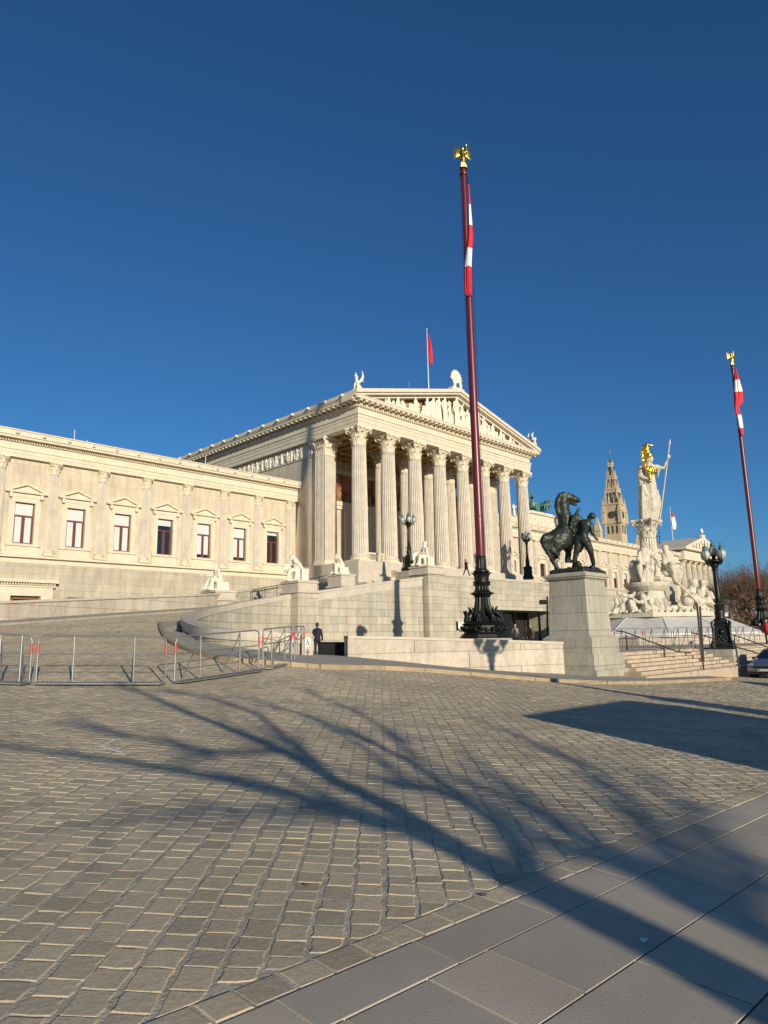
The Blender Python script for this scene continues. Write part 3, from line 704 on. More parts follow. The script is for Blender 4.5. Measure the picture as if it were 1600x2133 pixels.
# ---------------- figures as blobs
def fold(amp, f=26, seed=0, zmax=9, zs_=1):
    def d(c, n):
        a = noise.noise(Vector((c.x*f*.35+seed, c.y*f*.35, c.z*f*.09)))*1.4 + .5*noise.noise(Vector((c.x*f, c.y*f, c.z*f*.5+seed)))
        return amp*a*(1 if c.z < zmax else .25)
    return d
def seated_mb(k=0):
    """robed man seated on a block, facing -Y; about 2 m high"""
    mb = MB(); r = random.Random(k)
    lean = [-.16,-.34,-.26,-.05][k % 4]; hd = [(0,-.12),(0,-.2),(.02,-.16),(.08,-.05)][k % 4]
    sh = Vector((0, lean, 1.42)); hp = Vector((0, .05, .72)); hz = [1.74,1.66,1.6,1.76][k % 4]
    mb.taper((0,.12,0), .92, .95, .8, .8, .62); mb.taper((0,-.25,0), 1.05, 1.35, 1.0, 1.25, .1)
    cap(mb, hp, Vector((0, lean*.5, 1.1)), .30, .29, 14); cap(mb, Vector((0, lean*.5, 1.1)), sh, .29, .22, 14); cap(mb, sh+Vector((-.22,0,-.03)), sh+Vector((.22,0,-.03)), .15, .15)
    cap(mb, sh, (hd[0], lean+hd[1]*.6, hz-.12), .1, .09); mb.sphere((hd[0], lean+hd[1], hz), .155, 12, 9, (.85,1,1.2)); mb.sphere((hd[0], lean+hd[1]-.1, hz-.14), .1, 8, 6, (.8,.8,1.3))
    mb.sphere((hd[0], lean+hd[1]+.04, hz+.05), .17, 10, 8, (.9,1,.95)); mb.sphere((hd[0], lean+hd[1]-.16, hz), .035, 6, 5)
    lk = [(-.26,-.62,.78),(-.2,-.6,.8),(-.24,-.6,.78),(-.3,-.6,.84)][k % 4]; rk_ = (.24,-.64,.74); lf = [(-.3,-.98,.14),(-.1,-.7,.14),(-.26,-.72,.14),(-.34,-.9,.14)][k % 4]; rf_ = [(.16,-.72,.14),(.24,-.86,.14),(.2,-.68,.14),(.2,-.74,.14)][k % 4]
    for kn, ft, sx in ((lk, lf, -.16), (rk_, rf_, .16)):
        cap(mb, (sx, 0, .74), kn, .2, .155, 12); cap(mb, kn, ft, .145, .09, 12); cap(mb, ft, (ft[0], ft[1]-.2, .13), .07, .05)
    for t in range(5): cap(mb, Vector(lk).lerp(Vector(rk_), t/4)-Vector((0,-.05,.02)), Vector(lf).lerp(Vector(rf_), t/4)+Vector((0,.1,.05)), .12, .1)
    if k % 4 == 0:   # arm stretched forwards, other holds cloak
        limb(mb, [sh+Vector((-.3,0,-.06)), (-.42,lean-.25,1.12), (-.34,-.78,1.08)], [.11,.085,.05]); limb(mb, [sh+Vector((.3,0,-.06)), (.42,lean-.1,1.02), (.12,-.42,.98)], [.11,.09,.06])
    elif k % 4 == 1: # long forearm on the knee, tablet
        limb(mb, [sh+Vector((-.3,0,-.06)), (-.4,lean-.1,1.05), (-.3,-.75,.98)], [.11,.085,.055]); limb(mb, [sh+Vector((.3,0,-.06)), (.36,.05,1.05), (.36,.1,.72)], [.11,.09,.07]); mb.taper((-.3,-.85,.8), .08, .5, .08, .45, .42); mb.taper((.42,.35,.0), .5,.5,.45,.45,.8)
    elif k % 4 == 2:
        limb(mb, [sh+Vector((-.3,0,-.06)), (-.42,lean-.12,1.02), (-.05,-.6,1.0)], [.11,.09,.06]); limb(mb, [sh+Vector((.3,0,-.06)), (.42,lean,1.02), (.1,-.55,.94)], [.11,.09,.06]); mb.sphere((0,lean+hd[1]+.02,hz+.02), .2, 10, 8, (.95,1,1.05)); mb.taper((-.02,-.62,.86), .42, .3, .4, .28, .06)
    else:
        limb(mb, [sh+Vector((-.3,0,-.06)), (-.46,lean-.3,1.12), (-.5,-.68,1.06)], [.11,.09,.06]); limb(mb, [sh+Vector((.3,0,-.06)), (.44,lean-.05,1.0), (.1,-.38,1.02)], [.11,.09,.06]); mb.taper((-.5,-.75,.5), .5,.45,.45,.4,.5); mb.taper((.5,.1,0), .4,.6,.36,.5,.66)
    return mb
def seated(k, px, py, d, lookx, looky, H, label):
    p = at(px, py, d); s_ = H/2.0
    me = remesh(seated_mb(k), .026, disp=fold(.035, 24, k*3)); me.materials.append(M['marble']); 
    o = bpy.data.objects.new('seated_statue', me); C.objects.link(o); o.location = p; o.scale = (s_,)*3; o.rotation_euler = (0, 0, math.atan2(looky, lookx)+PI/2)
    return tag(o, label, 'statue', 'seated marble statues along the ramp'), p
# ---------------- pediment figures (shared meshes, each a child of the tympanum)
def relief_meshes():
    out = []
    for k in range(5):
        mb = MB(); h = 1.0
        if k == 0:      # standing
            mb.sphere((0,-.02,.93), .075, 8, 6, (.85,1,1.15)); cap(mb, (0,0,.6), (0,0,.8), .13, .12); cap(mb, (-.13,0,.8), (.13,0,.8), .06, .06); cap(mb, (0,0,.5), (.02,0,.06), .14, .17); limb(mb, [(-.15,0,.8),(-.25,-.08,.62),(-.18,-.12,.48)], [.05,.04,.03]); limb(mb, [(.15,0,.8),(.27,-.05,.7),(.36,-.08,.86)], [.05,.04,.03])
        elif k == 1:    # seated, turned
            mb.sphere((-.02,-.02,.9), .085, 8, 6); cap(mb, (.05,0,.42), (0,0,.72), .17, .14); cap(mb, (0,0,.45), (-.3,-.08,.42), .13, .1); cap(mb, (-.3,-.08,.42), (-.33,-.1,.05), .11, .1); cap(mb, (.1,0,.3), (-.15,0,.05), .2, .18); limb(mb, [(.1,0,.75),(.24,-.06,.55),(.05,-.15,.48)], [.06,.05,.03])
        elif k == 2:    # robed seated, broad
            mb.sphere((.02,-.02,.9), .085, 8, 6); cap(mb, (0,0,.4), (0,0,.72), .2, .15); cap(mb, (.05,0,.45), (.32,-.08,.4), .13, .11); cap(mb, (.32,-.08,.4), (.36,-.1,.05), .11, .1); cap(mb, (0,0,.3), (.15,0,.05), .22, .2); limb(mb, [(-.12,0,.75),(-.28,-.06,.6),(-.4,-.1,.62)], [.06,.05,.03])
        elif k == 3:    # reclining
            mb.sphere((-.35,-.02,.82), .11, 8, 6); cap(mb, (-.3,0,.3), (-.35,0,.6), .19, .17); cap(mb, (-.25,0,.25), (.35,-.05,.22), .19, .13); cap(mb, (.35,-.05,.28), (.6,-.05,.1), .11, .08); limb(mb, [(-.45,0,.6),(-.6,-.06,.35),(-.5,-.1,.1)], [.08,.06,.05])
        else:           # crouching child / animal
            mb.sphere((0,-.02,.85), .14, 8, 6); cap(mb, (0,0,.35), (.02,0,.65), .2, .16); cap(mb, (.05,0,.3), (-.25,-.08,.3), .14, .12); cap(mb, (-.2,0,.1), (.25,0,.1), .12, .12)
        me = remesh(mb, .022, disp=fold(.012, 34, k)); me.materials.append(M['marble']); out.append(me)
    return out
RM = relief_meshes()
yl = ye-.42
figs = [(-12.1,.62,4),(-11.2,1.05,3),(-9.6,1.35,3),(-8.3,1.0,4),(-7.3,1.85,1),(-6.1,1.2,4),(-5.3,2.3,1),(-4.3,2.45,2),(-3.3,2.7,0),(-2.2,3.15,0),(-1.35,1.7,4),(0,3.45,0),(1.15,1.8,2),(2.2,2.2,1),(3.1,2.95,0),(4.2,2.75,0),(5.3,2.35,2),(6.2,1.5,4),(7.1,1.85,1),(8.2,1.5,3),(9.4,1.1,4),(10.4,1.2,3),(11.6,.75,4),(12.5,.45,3)]
figs += [(x_, h_, k_) for x_, h_, k_ in ((-10.4,1.3,4),(-8.9,1.5,1),(-6.7,2.0,2),(-4.8,2.6,0),(-3.8,2.9,0),(-2.7,3.0,0),(-.7,3.0,1),(.6,3.1,0),(1.7,2.9,2),(2.7,2.7,0),(3.6,2.6,0),(4.8,2.3,1),(5.8,2.1,2),(7.7,1.6,1),(8.8,1.3,2),(9.9,1.2,4),(11,1.0,3))]
for n_, (x, h, k) in enumerate(figs):
    yl = ye-.42 if n_ < 24 else ye+.1
    h = min(h*1.12, (apz-.95-26.1)*(1-abs(x)/15.7)+.05)
    o = bpy.data.objects.new('pediment_figure', RM[k]); C.objects.link(o); o.parent = tymp; o.location = Vector((XM+x, yl, 26.1)) - parl.location; o.matrix_parent_inverse = Matrix.Identity(4)
    o.matrix_parent_inverse = abs_mat(tymp).inverted(); o.location = (XM+x, yl, 26.1)
    wd = max(h, .9 if k in (3,) else .6)*(1.05 if k != 0 else .85); o.scale = (wd*(1 if x < 0 or k == 0 else -1), .55+h*.25, h)
rb = bpy.data.objects['relief_band']; y = 57.1; i = 0
while y < 84:
    k = (0, 2, 0, 1)[i % 4]; o = bpy.data.objects.new('relief_figure', RM[k]); C.objects.link(o); o.parent = rb; o.matrix_parent_inverse = abs_mat(rb).inverted()
    o.location = (XA-.1, y, 21.82); o.scale = (1.15, .8, 1.3); o.rotation_euler = (0, 0, -PI/2); y += random.uniform(.75, 1.15); i += 1
# ---------------- wings
def wing_column_meshes():
    sm = shaft_mb(.40, .35, 15.87-9.35, 20, seg=4); cm = MB(); capital(cm, .36, 1.05); bm_ = base_mb(.40, .42, 1.06)
    return sm.mesh('wing_column', M['shaft']), cm.mesh('capital', M['cap']), bm_.mesh('column_base', M['trim'], True)
WS, WC, WB = wing_column_meshes()
def wing_window_meshes():
    fr1 = MB()   # architrave around the opening, apron, sill; origin: centre of opening at z=9.9, wall plane y=0
    for s_ in (-1, 1): fr1.box(min(s_*.78, s_*1.05), max(s_*.78, s_*1.05), -.09, .0, -.12, 3.37); fr1.box(min(s_*1.05, s_*1.2), max(s_*1.05, s_*1.2), -.05, 0, -.1, 3.4)
    fr1.box(-1.05, 1.05, -.09, 0, 3.37, 3.72); fr1.box(-1.2, 1.2, -.05, 0, 3.72, 3.8)
    sill = MB(); sill.box(-1.3, 1.3, -.24, 0, -.24, -.1); sill.box(-1.22, 1.22, -.1, 0, -.95, -.24); sill.box(-.95, .95, -.13, -.1, -.82, -.36)
    pd = MB(); pd.box(-1.3, 1.3, -.1, 0, 3.8, 4.08); pd.box(-1.6, 1.6, -.34, 0, 4.12, 4.28)
    for s_ in (-1, 1):
        pd.add([(s_*1.6,-.34,4.28),(0,-.34,5.0),(0,-.34,4.8),(s_*1.25,-.34,4.283),(s_*1.6,0,4.28),(0,0,5.0),(0,0,4.8),(s_*1.25,0,4.283)], [(0,1,2,3),(4,7,6,5),(0,4,5,1),(2,6,7,3),(1,5,6,2),(0,3,7,4)])
        cap_ = MB(); pd.box(min(s_*1.3, s_*1.08), max(s_*1.3, s_*1.08), -.28, 0, 3.72, 4.1)
    pd.add([(-1.2,-.06,4.284),(1.2,-.06,4.284),(0,-.06,4.84),(-1.2,0,4.284),(1.2,0,4.284),(0,0,4.84)], [(0,1,2),(3,5,4),(0,3,4,1),(1,4,5,2),(2,5,3,0)])
    wf = MB()
    wf.box(-.77, -.69, .2, .3, 0, 3.36); wf.box(.69, .77, .2, .3, 0, 3.36); wf.box(-.69, .69, .2, .3, 3.28, 3.36); wf.box(-.69, .69, .2, .3, 0, .09); wf.box(-.69, .69, .17, .3, 2.2, 2.34); wf.box(-.06, .06, .18, .3, .09, 2.2)
    for s_ in (-1, 1): wf.box(min(s_*.13, s_*.06), max(s_*.13, s_*.06), .22, .3, .09, 2.2); wf.box(min(s_*.62, s_*.69), max(s_*.62, s_*.69), .22, .3, .09, 2.2)
    gl = MB(); gl.box(-.69, .69, .275, .285, .05, 3.3)
    bl = MB(); bl.box(-.68, .68, .235, .27, 0, 1)
    return (fr1.mesh('window', M['trim']), sill.mesh('sill', M['trim']), pd.mesh('window_pediment', M['trim']), wf.mesh('frame', M['wood']), gl.mesh('pane', M['glass']), bl.mesh('blind', M['blind']))
WM = wing_window_meshes()
def window(parent, x, Y, blind, shadeonly=False):
    w_ = bpy.data.objects.new('window', WM[0]); C.objects.link(w_); w_.parent = parent; w_.matrix_parent_inverse = abs_mat(parent).inverted(); w_.location = (x, Y, 9.9)
    for me, nm in ((WM[1],'sill'),(WM[2],'window_pediment'),(WM[3],'frame'),(WM[4],'pane')): inst(me, nm, w_, (0,0,0))
    if blind:
        z0, z1 = blind; o = inst(WM[5], 'blind', w_, (0,0,z0)); o.scale = (1,1,z1-z0)
def wing(xs, wins, x0, x1, holes_low, side):
    top = 19.1; Y = 60.0
    hol = [(x-.78, x+.78, 9.9, 13.27) for x, b in wins]
    mesh_nofix('wing_wall', wall_holes(MB(), x0, x1, 8.92, 16.9, Y, hol), M['wing'], parl)
    mesh_nofix('socle_wall', wall_holes(MB(), x0, x1, 0, 8.3, Y-.1, holes_low), M['socle'], parl)
    s_ = MB(); s_.box(x0, x1, Y-.14, Y+.5, 8.3, 8.72); s_.box(x0, x1, Y-.5, Y+.5, 8.72, 8.92); part('socle_band', s_, M['trim'], parl)
    e = MB()
    for p, a, b in ((.42,16.9,17.2),(.46,17.2,17.5),(.54,17.5,17.58),(.42,17.58,18.12)): e.box(x0, x1, Y-p, Y+.4, a, b)
    part('wing_entablature', e, M['trim'], parl)
    d = MB(); x = x0+.05
    while x < x1-.1: d.box(x, x+.1, Y-.62, Y-.42, 18.12, 18.28); x += .2
    d.box(x0, x1, Y-.5, Y-.0, 18.281, 18.34); part('dentils', d, M['trim'], parl)
    cc = MB(); cc.box(x0-.0, x1, Y-1.0, Y+.4, 18.34, 18.52); cc.box(x0, x1, Y-1.1, Y+.4, 18.52, 18.6); cc.box(x0, x1, Y-1.02, Y-.6, 18.6, 18.96); cc.box(x0, x1, Y-1.1, Y-.6, 18.96, 19.06); part('cornice', cc, M['trim'], parl)
    r = MB(); r.box(x0, x1, Y-1.06, Y-.6, 19.062, 19.1); r.add([(x0,Y-.6,18.6),(x1,Y-.6,18.6),(x1,Y+14,20.2),(x0,Y+14,20.2),(x0,Y+.4,8),(x1,Y+.4,8),(x1,Y+14,8),(x0,Y+14,8)], [(0,1,2,3),(2,6,7,3),(0,3,7,4),(1,5,6,2)]); part('roof', r, M['roof'], parl)
    mb = MB(); mb.sphere((0,-.05,0), .15, 8, 6); mb.sphere((0,-.17,-.04), .09, 6, 5); me = mb.mesh('lion_head', M['cap'], True)
    x = x0+.9 if side > 0 else x1-.35
    while x0 < x < x1:
        o = bpy.data.objects.new('lion_head', me); C.objects.link(o); o.parent = parl; o.matrix_parent_inverse = abs_mat(parl).inverted(); o.location = (x, Y-1.1, 18.76); x += 2.07*side
    for x in xs:
        o = bpy.data.objects.new('wing_column', WS); C.objects.link(o); o.parent = parl; o.matrix_parent_inverse = abs_mat(parl).inverted(); o.location = (x, Y-.1, 9.35)
        inst(WC, 'capital', o, (0,0,15.87-9.35)); inst(WB, 'column_base', o, (0,0,-.42))
        mb = None
    for x, b in wins: window(parl, x, Y, b)
LX = [4.4+4.144*i for i in range(10)]
lw = [(x+2.072, ((0, 3.3) if i not in (6, 9) else ((2.75, 3.3) if i == 6 else None))) for i, x in enumerate(LX)]
lw = [(x, b) for x, b in lw if x < 45]
lw = [(x, ((.35, 3.3) if 34 < x < 41 else b)) for x, b in lw]
lw = [(x, ((3.0, 3.3) if x > 42 else b)) for x, b in lw]
print('wing windows', [(round(x,1), b) for x, b in lw])
wing(LX+[45.84], lw, 0, 46.88, [(18.2,20.5,2.2,5.65),(22.7,24.2,4.6,5.65),(26.85,28.4,4.6,5.6)], -1)
# projecting door surround with hood, lattice door, low windows
dm = MB(); dm.box(17.2, 18.2, 59.6, 59.9, 1, 6.0); dm.box(20.5, 21.4, 59.6, 59.9, 1, 6.0); dm.box(17.2, 21.4, 59.6, 59.9, 6.0, 6.35) ; dm.box(18.2, 20.5, 59.6, 59.9, 5.65, 6.0); dm.box(16.9, 21.7, 59.15, 59.9, 6.7, 6.95)
x = 17.0
while x < 21.5: dm.box(x, x+.1, 59.35, 59.6, 6.5, 6.7); x += .2
dm.box(17.0, 21.6, 59.5, 59.9, 6.36, 6.5); ds = part('door_hood', dm, M['trim'], parl)
dl = MB(); dl.box(18.2, 20.5, 60.0, 60.1, 2.2, 5.65); dr = part('door', dl, M['door'], parl)
la = MB(); la.box(18.5, 20.2, 59.95, 59.99, 3, 5.4)
gr = MB()
for k in range(7):
    x = 18.5+.243*k*1.0; gr.tube([(x, 59.93, 3), (min(20.2, x+1.7), 59.93, 3+min(1.7, 20.2-x))], .025, 4); gr.tube([(x+.24, 59.92, 3), (max(18.5, x+.24-1.7), 59.92, 3+min(1.7, x+.24-18.5))], .025, 4)
for k in range(10):
    z = 3.3+.25*k
    gr.tube([(18.5, 59.93, z), (min(20.2, 18.5+5.4-z), 59.93, min(5.4, z+1.7))], .025, 4); gr.tube([(20.2, 59.92, z), (max(18.5, 20.2-5.4+z), 59.92, min(5.4, z+1.7))], .025, 4)
part('door_glazing', la, M['glass'], dr); part('door_lattice', gr, M['iron'], dr)
for a, b, t in ((22.7,24.2,5.65),(26.85,28.4,5.6)):
    g = MB(); g.box(a, b, 60.15, 60.2, 4.6, t); o = part('low_window', g, M['glass'], parl); f = MB(); m_ = (a+b)/2; f.box(a, a+.08, 60.05, 60.14, 4.6, t); f.box(b-.08, b, 60.05, 60.14, 4.6, t); f.box(m_-.07, m_+.07, 60.05, 60.14, 4.6, t-.05); f.box(a+.08, m_-.07, 60.05, 60.14, t-.1, t); f.box(m_+.07, b-.08, 60.05, 60.14, t-.1, t); part('frame', f, M['wood'], o)
for x, h in ((20.4,1.9),(21.6,1.2),(33.9,1.9)): part('lightning_rod', MB().tube([(x+3,62.5,18.7),(x+3,62.5,19.1+h)], .035, 5), M['white'], parl)
RX = [124.2-x for x in LX+[45.84]][::-1] + [124.2-4.4+4.144*i for i in range(1, 8)]
rw = [(x+2.072, (2.2, 3.3) if random.random() < .25 else None) for x in RX[:-1]]
wing(RX, rw, 77.32, 152, [], 1)
# attic block of the right wing with the quadriga, balustrade figures
at_ = MB(); at_.box(92.6, 103.4, 59.3, 64, 19.1, 19.6); at_.box(93.2, 102.8, 59.5, 64, 19.6, 21.1); at_.box(92.9, 103.1, 59.2, 64, 21.1, 21.45); at_.box(94.4, 101.6, 59.8, 64, 21.45, 21.75); at_.box(84, 92.6, 59.36, 60.5, 19.1, 20.0); at_.box(103.4, 112, 59.36, 60.5, 19.1, 20.0); at_.box(88.6,90.2,59.2,60.4,20.0,20.2)
att = part('attic', at_, M['trim'], parl)
for k in range(7):
    o = bpy.data.objects.new('attic_relief', RM[(0,1,2,0,4,0,2)[k]]); C.objects.link(o); o.parent = att; o.matrix_parent_inverse = abs_mat(att).inverted(); o.location = (95.2+k*.95, 59.45, 19.65); o.scale = (1.1, .6, 1.25)
# far end pavilion with its own pediment
pv = MB(); pv.box(150.8, 171.2, 58.6, 64, 0, 9.0); pv.box(152, 170, 60.6, 90, 9.0, 17.5); pv.box(151, 171, 58.2, 90, 17.6, 19.7); pv.box(150.2, 171.8, 57.3, 90, 19.7, 20.3)
pav = part('end_pavilion', pv, M['trim'], parl)
pp = MB(); pp.add([(150.2,57.3,20.3),(171.8,57.3,20.3),(161,57.3,23.3),(150.2,90,20.3),(171.8,90,20.3),(161,90,23.3)], [(0,1,2),(3,5,4),(0,3,4,1),(1,4,5,2),(2,5,3,0)]); part('pavilion_roof', pp, M['trim'], pav)
for k in range(9): inst(RM[(3,1,2,0,0,0,1,2,3)[k]], 'pediment_figure', pav, (-62.1+0+154.6+k*1.6, 7.1, 20.35), 0, (1.3,.6,(.7,1.1,1.5,2,2.3,2,1.5,1.1,.7)[k]))
for q in [o for o in C.objects if o.parent == pav and o.name.startswith('pediment_figure')]: q.matrix_parent_inverse = abs_mat(pav).inverted(); q.location = (q.location.x+62.1, 57.1, 20.4)
for k in range(6): colat(c1, 152.4+3.1*k, 59.4, 9.0-.3).scale = (.95,.95,.66)
sc_ = MB()
for x in frange(148, 158, 1.6): sc_.tube([(x,66,21),(x,66,25.2)], .06, 4)
for z in (22.6, 24, 25.1): sc_.tube([(148,66,z),(158.6,66,z)], .06, 4)
tag(part('roof_scaffold', sc_, M['iron']), 'thin dark scaffold frame on the roof of the far end pavilion', 'scaffold')
# terrace in front of the portico and the great ramp walls
TW = 37.4
terr = thing('terrace_wall', 'tall grey ashlar terrace wall under the portico, with a dark entrance opening', 'wall', (62.1, TW, 0))
tw = wall_holes(MB(), 43.2, 81, .3, 6.0, TW, [(52.0,61.6,PL,4.15)], 3.0); mesh_nofix('wall', tw, M['terrace'], terr)
tb = MB(); tb.box(44.2, 80.2, TW-.05, TW+.45, 6.0, 6.86); part('parapet', tb, M['terrace'], terr)
tb = MB(); tb.box(44.2, 80.2, TW-.14, TW+.55, 6.86, 7.03); part('coping', tb, M['coping'], terr)
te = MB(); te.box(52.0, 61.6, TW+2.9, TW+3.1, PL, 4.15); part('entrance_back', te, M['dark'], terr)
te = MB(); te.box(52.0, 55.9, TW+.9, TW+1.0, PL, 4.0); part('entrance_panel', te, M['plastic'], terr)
te = MB()
for x in (55.9, 58.2, 60.2): te.box(x, x+.12, TW+.5, TW+.7, PL, 4.0)
te.box(52.0, 61.6, TW+.3, TW+.5, 3.98, 4.15); part('door_frame', te, M['iron'], terr)
tg = MB(); tg.box(44.3, 80, TW+.5, 45.2, 5.6, 6.0); 
for k in range(6): tg.box(50, 74, 45.2+.5*k, 48.6, 6.0+.5*k-.5, 6.0+.5*k+.02*0)
part('terrace_floor', tg, M['coping'], terr)
tl = MB(); tl.box(29.0, 43.3, TW, TW+.4, .3, 4.3)
# ramp side walls (sloping tops)
def ramp_wall(name, label, pts, th, mat, zb, band=.5, cat='wall', cope=.16, over=.1, ends=True):
    """wall along pts (x,y,ztop); th = thickness vector side (+left)"""
    t = thing(name, label, cat, (pts[0][0], pts[0][1], 0)); n = len(pts); L = []; 
    for i, p in enumerate(pts):
        a = Vector(pts[max(0, i-1)][:2]); b = Vector(pts[min(n-1, i+1)][:2]); d = (b-a).normalized(); L.append(Vector((-d.y, d.x)))
    def strip_(o0, o1, z0, z1):
        vs = []
        for p, nn in zip(pts, L):
            for o in (o0, o1):
                for f in (z0, z1): vs.append((p[0]+nn.x*o, p[1]+nn.y*o, f(p) if callable(f) else f))
        fs = []
        for i in range(n-1):
            a, b = 4*i, 4*(i+1)
            fs += [(a, b, b+1, a+1), (a+2, a+3, b+3, b+2), (a+1, b+1, b+3, a+3), (a, a+2, b+2, b)]
        fs += [(0,1,3,2), (4*(n-1), 4*(n-1)+2, 4*(n-1)+3, 4*(n-1)+1)]
        return MB().add(vs, fs)
    part('wall', strip_(0, th, zb, lambda p: p[2]-cope-band), mat, t)
    if band: part('plinth_band', strip_(-.03, th+.03, lambda p: p[2]-cope-band, lambda p: p[2]-cope), M['coping'], t)
    vs = []; 
    part('coping', strip_(-over, th+over, lambda p: p[2]-cope, lambda p: p[2]), M['coping'], t)
    return t
uw = ramp_wall('ramp_parapet', 'low U-shaped stone parapet curving round the foot of the ramp', smooth_path(UW, 5), .42, M['terrace'], lambda p: min(zt(p[0]+.8, p[1]), zt(p[0]-.8, p[1]-.5), zg(p[0], p[1]))-.3, .0, cope=.34, over=.06)
ramp_wall('ramp_retaining_wall', 'grey block wall rising between the two seated statues left of the portico', [(30.6,TW,5.02),(34,TW,5.5),(38,TW,6.07),(42.2,TW,6.62)], .45, M['terrace'], .3, .55)
bp = [(x, y, max(zr(x, y), zg(x, y))+.98) for x, y in BACKP]
ramp_wall('back_parapet', 'pale stone parapet running below the left wing beside the ramp', bp, .4, M['lowwall'], lambda p: p[2]-2.5, .0, cope=.12)
ramp_wall('inner_ramp_parapet', 'stone parapet high on the ramp between the inner seated statues', [(28.6,44.4,5.4),(34,46.6,6.1),(40,48.2,6.8),(43.4,48.6,7.2)], .4, M['terrace'], 3, .0, cope=.14)
# ramp deck beyond the nose, behind the retaining wall
dk = MB(); dk.add([(29.2,37.8,3.9),(44,37.8,5.7),(46,44,5.85),(44,49,5.9),(27.5,43.8,3.9),(29.2,37.8,0),(44,37.8,0),(46,44,0),(44,49,0),(27.5,43.8,0)], [(0,1,2,3,4),(0,5,6,1),(1,6,7,2),(2,7,8,3),(3,8,9,4),(4,9,5,0)])
tag(part('ramp_deck', dk, M['walkslab']), kind='structure')
yard = MB(); yard.box(28, 47, 44.5, 59.9, 0, 3.0); tag(part('ramp_bank', yard, M['coping']), kind='structure')
rl = MB()
for a, b in (((30.9,44.9,5.6),(41.6,48.3,7.6)),): 
    rl.tube([a, b], .03, 5)
    for k in range(8): p = Vector(a).lerp(Vector(b), k/7); rl.tube([p, p-Vector((0,0,1.1))], .025, 5)
tag(part('thin_handrail', rl, M['iron']), 'thin dark handrail above the ramp between the inner statue pedestals', 'handrail')
# statue pedestals
def pedestal(x, y, zt_, w_, h, zb, label, mat=None):
    t = thing('statue_pedestal', label, 'pedestal', (x, y, zb), 0, 'pedestals of the seated statues')
    b = MB(); b.box(-w_/2, w_/2, -w_*.55, w_*.55, 0, zt_-h-zb); lpart('pier', b, M['terrace'], t)
    b = MB(); z = zt_-h-zb; b.taper((0,0,z), w_*1.16, w_*1.26, w_*1.02, w_*1.12, .16); b.box(-w_*.47, w_*.47, -w_*.52, w_*.52, z+.16, z+h-.16); b.box(-w_*.52, w_*.52, -w_*.57, w_*.57, z+h-.16, z+h-.06); b.box(-w_*.49, w_*.49, -w_*.54, w_*.54, z+h-.06, z+h); lpart('die', b, M['coping'], t)
    return t
S = {}
for k, (kk_, px, py, d, H, lab) in enumerate(((0,456,1231,50,2.05,'bearded marble man seated with one arm stretched out, leftmost statue, below the left wing'),(1,624,1211,47.3,2.02,'bare-backed seated marble man leaning forward, on the pier before the left wing corner'),
        (2,711,1197,60.5,2.0,'hunched seated marble figure with covered head, before the first big column'),(3,887,1180,57.6,2.15,'seated marble figure beside the left terrace lamp, rightmost of the four seated statues'))):
    o, p = seated(kk_, px, py, d, *((-.95,.1),(-.8,.6),(-.97,.2),(-.93,.35))[k], H, lab); S[k] = p
print('statues', [(round(p.x,1), round(p.y,1), round(p.z,1)) for p in S.values()])
pedestal(S[0].x, S[0].y, S[0].z, 1.75, .75, 1.5, 'pedestal of the leftmost seated statue at the end of the back parapet')
pedestal(S[1].x, S[1].y, S[1].z, 1.75, .85, .3, 'tall pier and pedestal at the top of the curved ramp parapet')
pedestal(S[2].x, S[2].y, S[2].z, 1.7, 1.15, 3, 'pedestal of the hooded seated statue in front of the portico steps')
pedestal(S[3].x, S[3].y, S[3].z, 1.9, .75, .3, 'tall pier and pedestal where ramp wall and terrace wall meet')
# ================================================================ LOW WALL, HORSE TAMER
LWp = [(17.4,19.15),(19.4,18.3),(22.9,16.7),(25.95,15.3)]
lwz = [1.6+10.5/1439*25.6, 1.72, 1.56, 1.40]
ramp_wall('low_forecourt_wall', 'long low pale stone wall in front of the flagpole, running to the horse statue pedestal', [(x, y, z) for (x, y), z in zip(LWp, lwz)], .4, M['lowwall'], lambda p: zg(p[0], p[1])-.3, 0, cope=.1, over=.05)
hp = thing('horse_pedestal', 'tall tapering grey stone pedestal carrying the bronze horse', 'pedestal', (27.45,15.3,-.3))
HP = (27.45, 15.3)
b = MB(); b.box(-1.45,1.45,-1.4,1.4,0,.55); lpart('plinth', b, M['greystone'], hp)
b = MB(); b.box(-1.32,1.32,-1.27,1.27,.55,1.2); lpart('plinth', b, M['greystone'], hp)
b = MB(); b.box(-1.18,1.18,-1.14,1.14,1.2,1.85); b.taper((0,0,1.85), 2.3,2.2,2.08,2.0,.1); lpart('plinth', b, M['greystone'], hp)
b = MB(); b.taper((0,0,1.95), 1.96,1.88,1.76,1.70,2.3); lpart('shaft', b, M['greystone'], hp)
b = MB(); b.taper((0,0,4.25), 1.74,1.68,1.92,1.86,.1); b.box(-1.0,1.0,-.97,.97,4.35,4.42); b.box(-1.06,1.06,-1.03,1.03,4.42,4.52); b.taper((0,0,4.52), 1.9,1.84,1.8,1.74,.08); lpart('cap', b, M['greystone'], hp)
HT = 4.3
# bronze group: joints measured in the picture, spread in depth
hx = lambda u, v, d=0.0: at(1110+u/9.41, 1000+v/9.41, 30.9+d)
mb = MB()
H = hx
# body: barrel from croup (left, low) to chest (right, high)
cap(mb, H(430,1190,-.05), H(570,1120,.0), .46, .50, 14); cap(mb, H(570,1120,0), H(650,950,.15), .50, .40, 14); cap(mb, H(600,1150,.1), H(680,1180,.25), .42, .36, 14); cap(mb, H(640,960,.15), H(640,790,.2), .40, .30, 14)
cap(mb, H(540,1210,-.2), H(470,1300,-.3), .36, .28, 12)
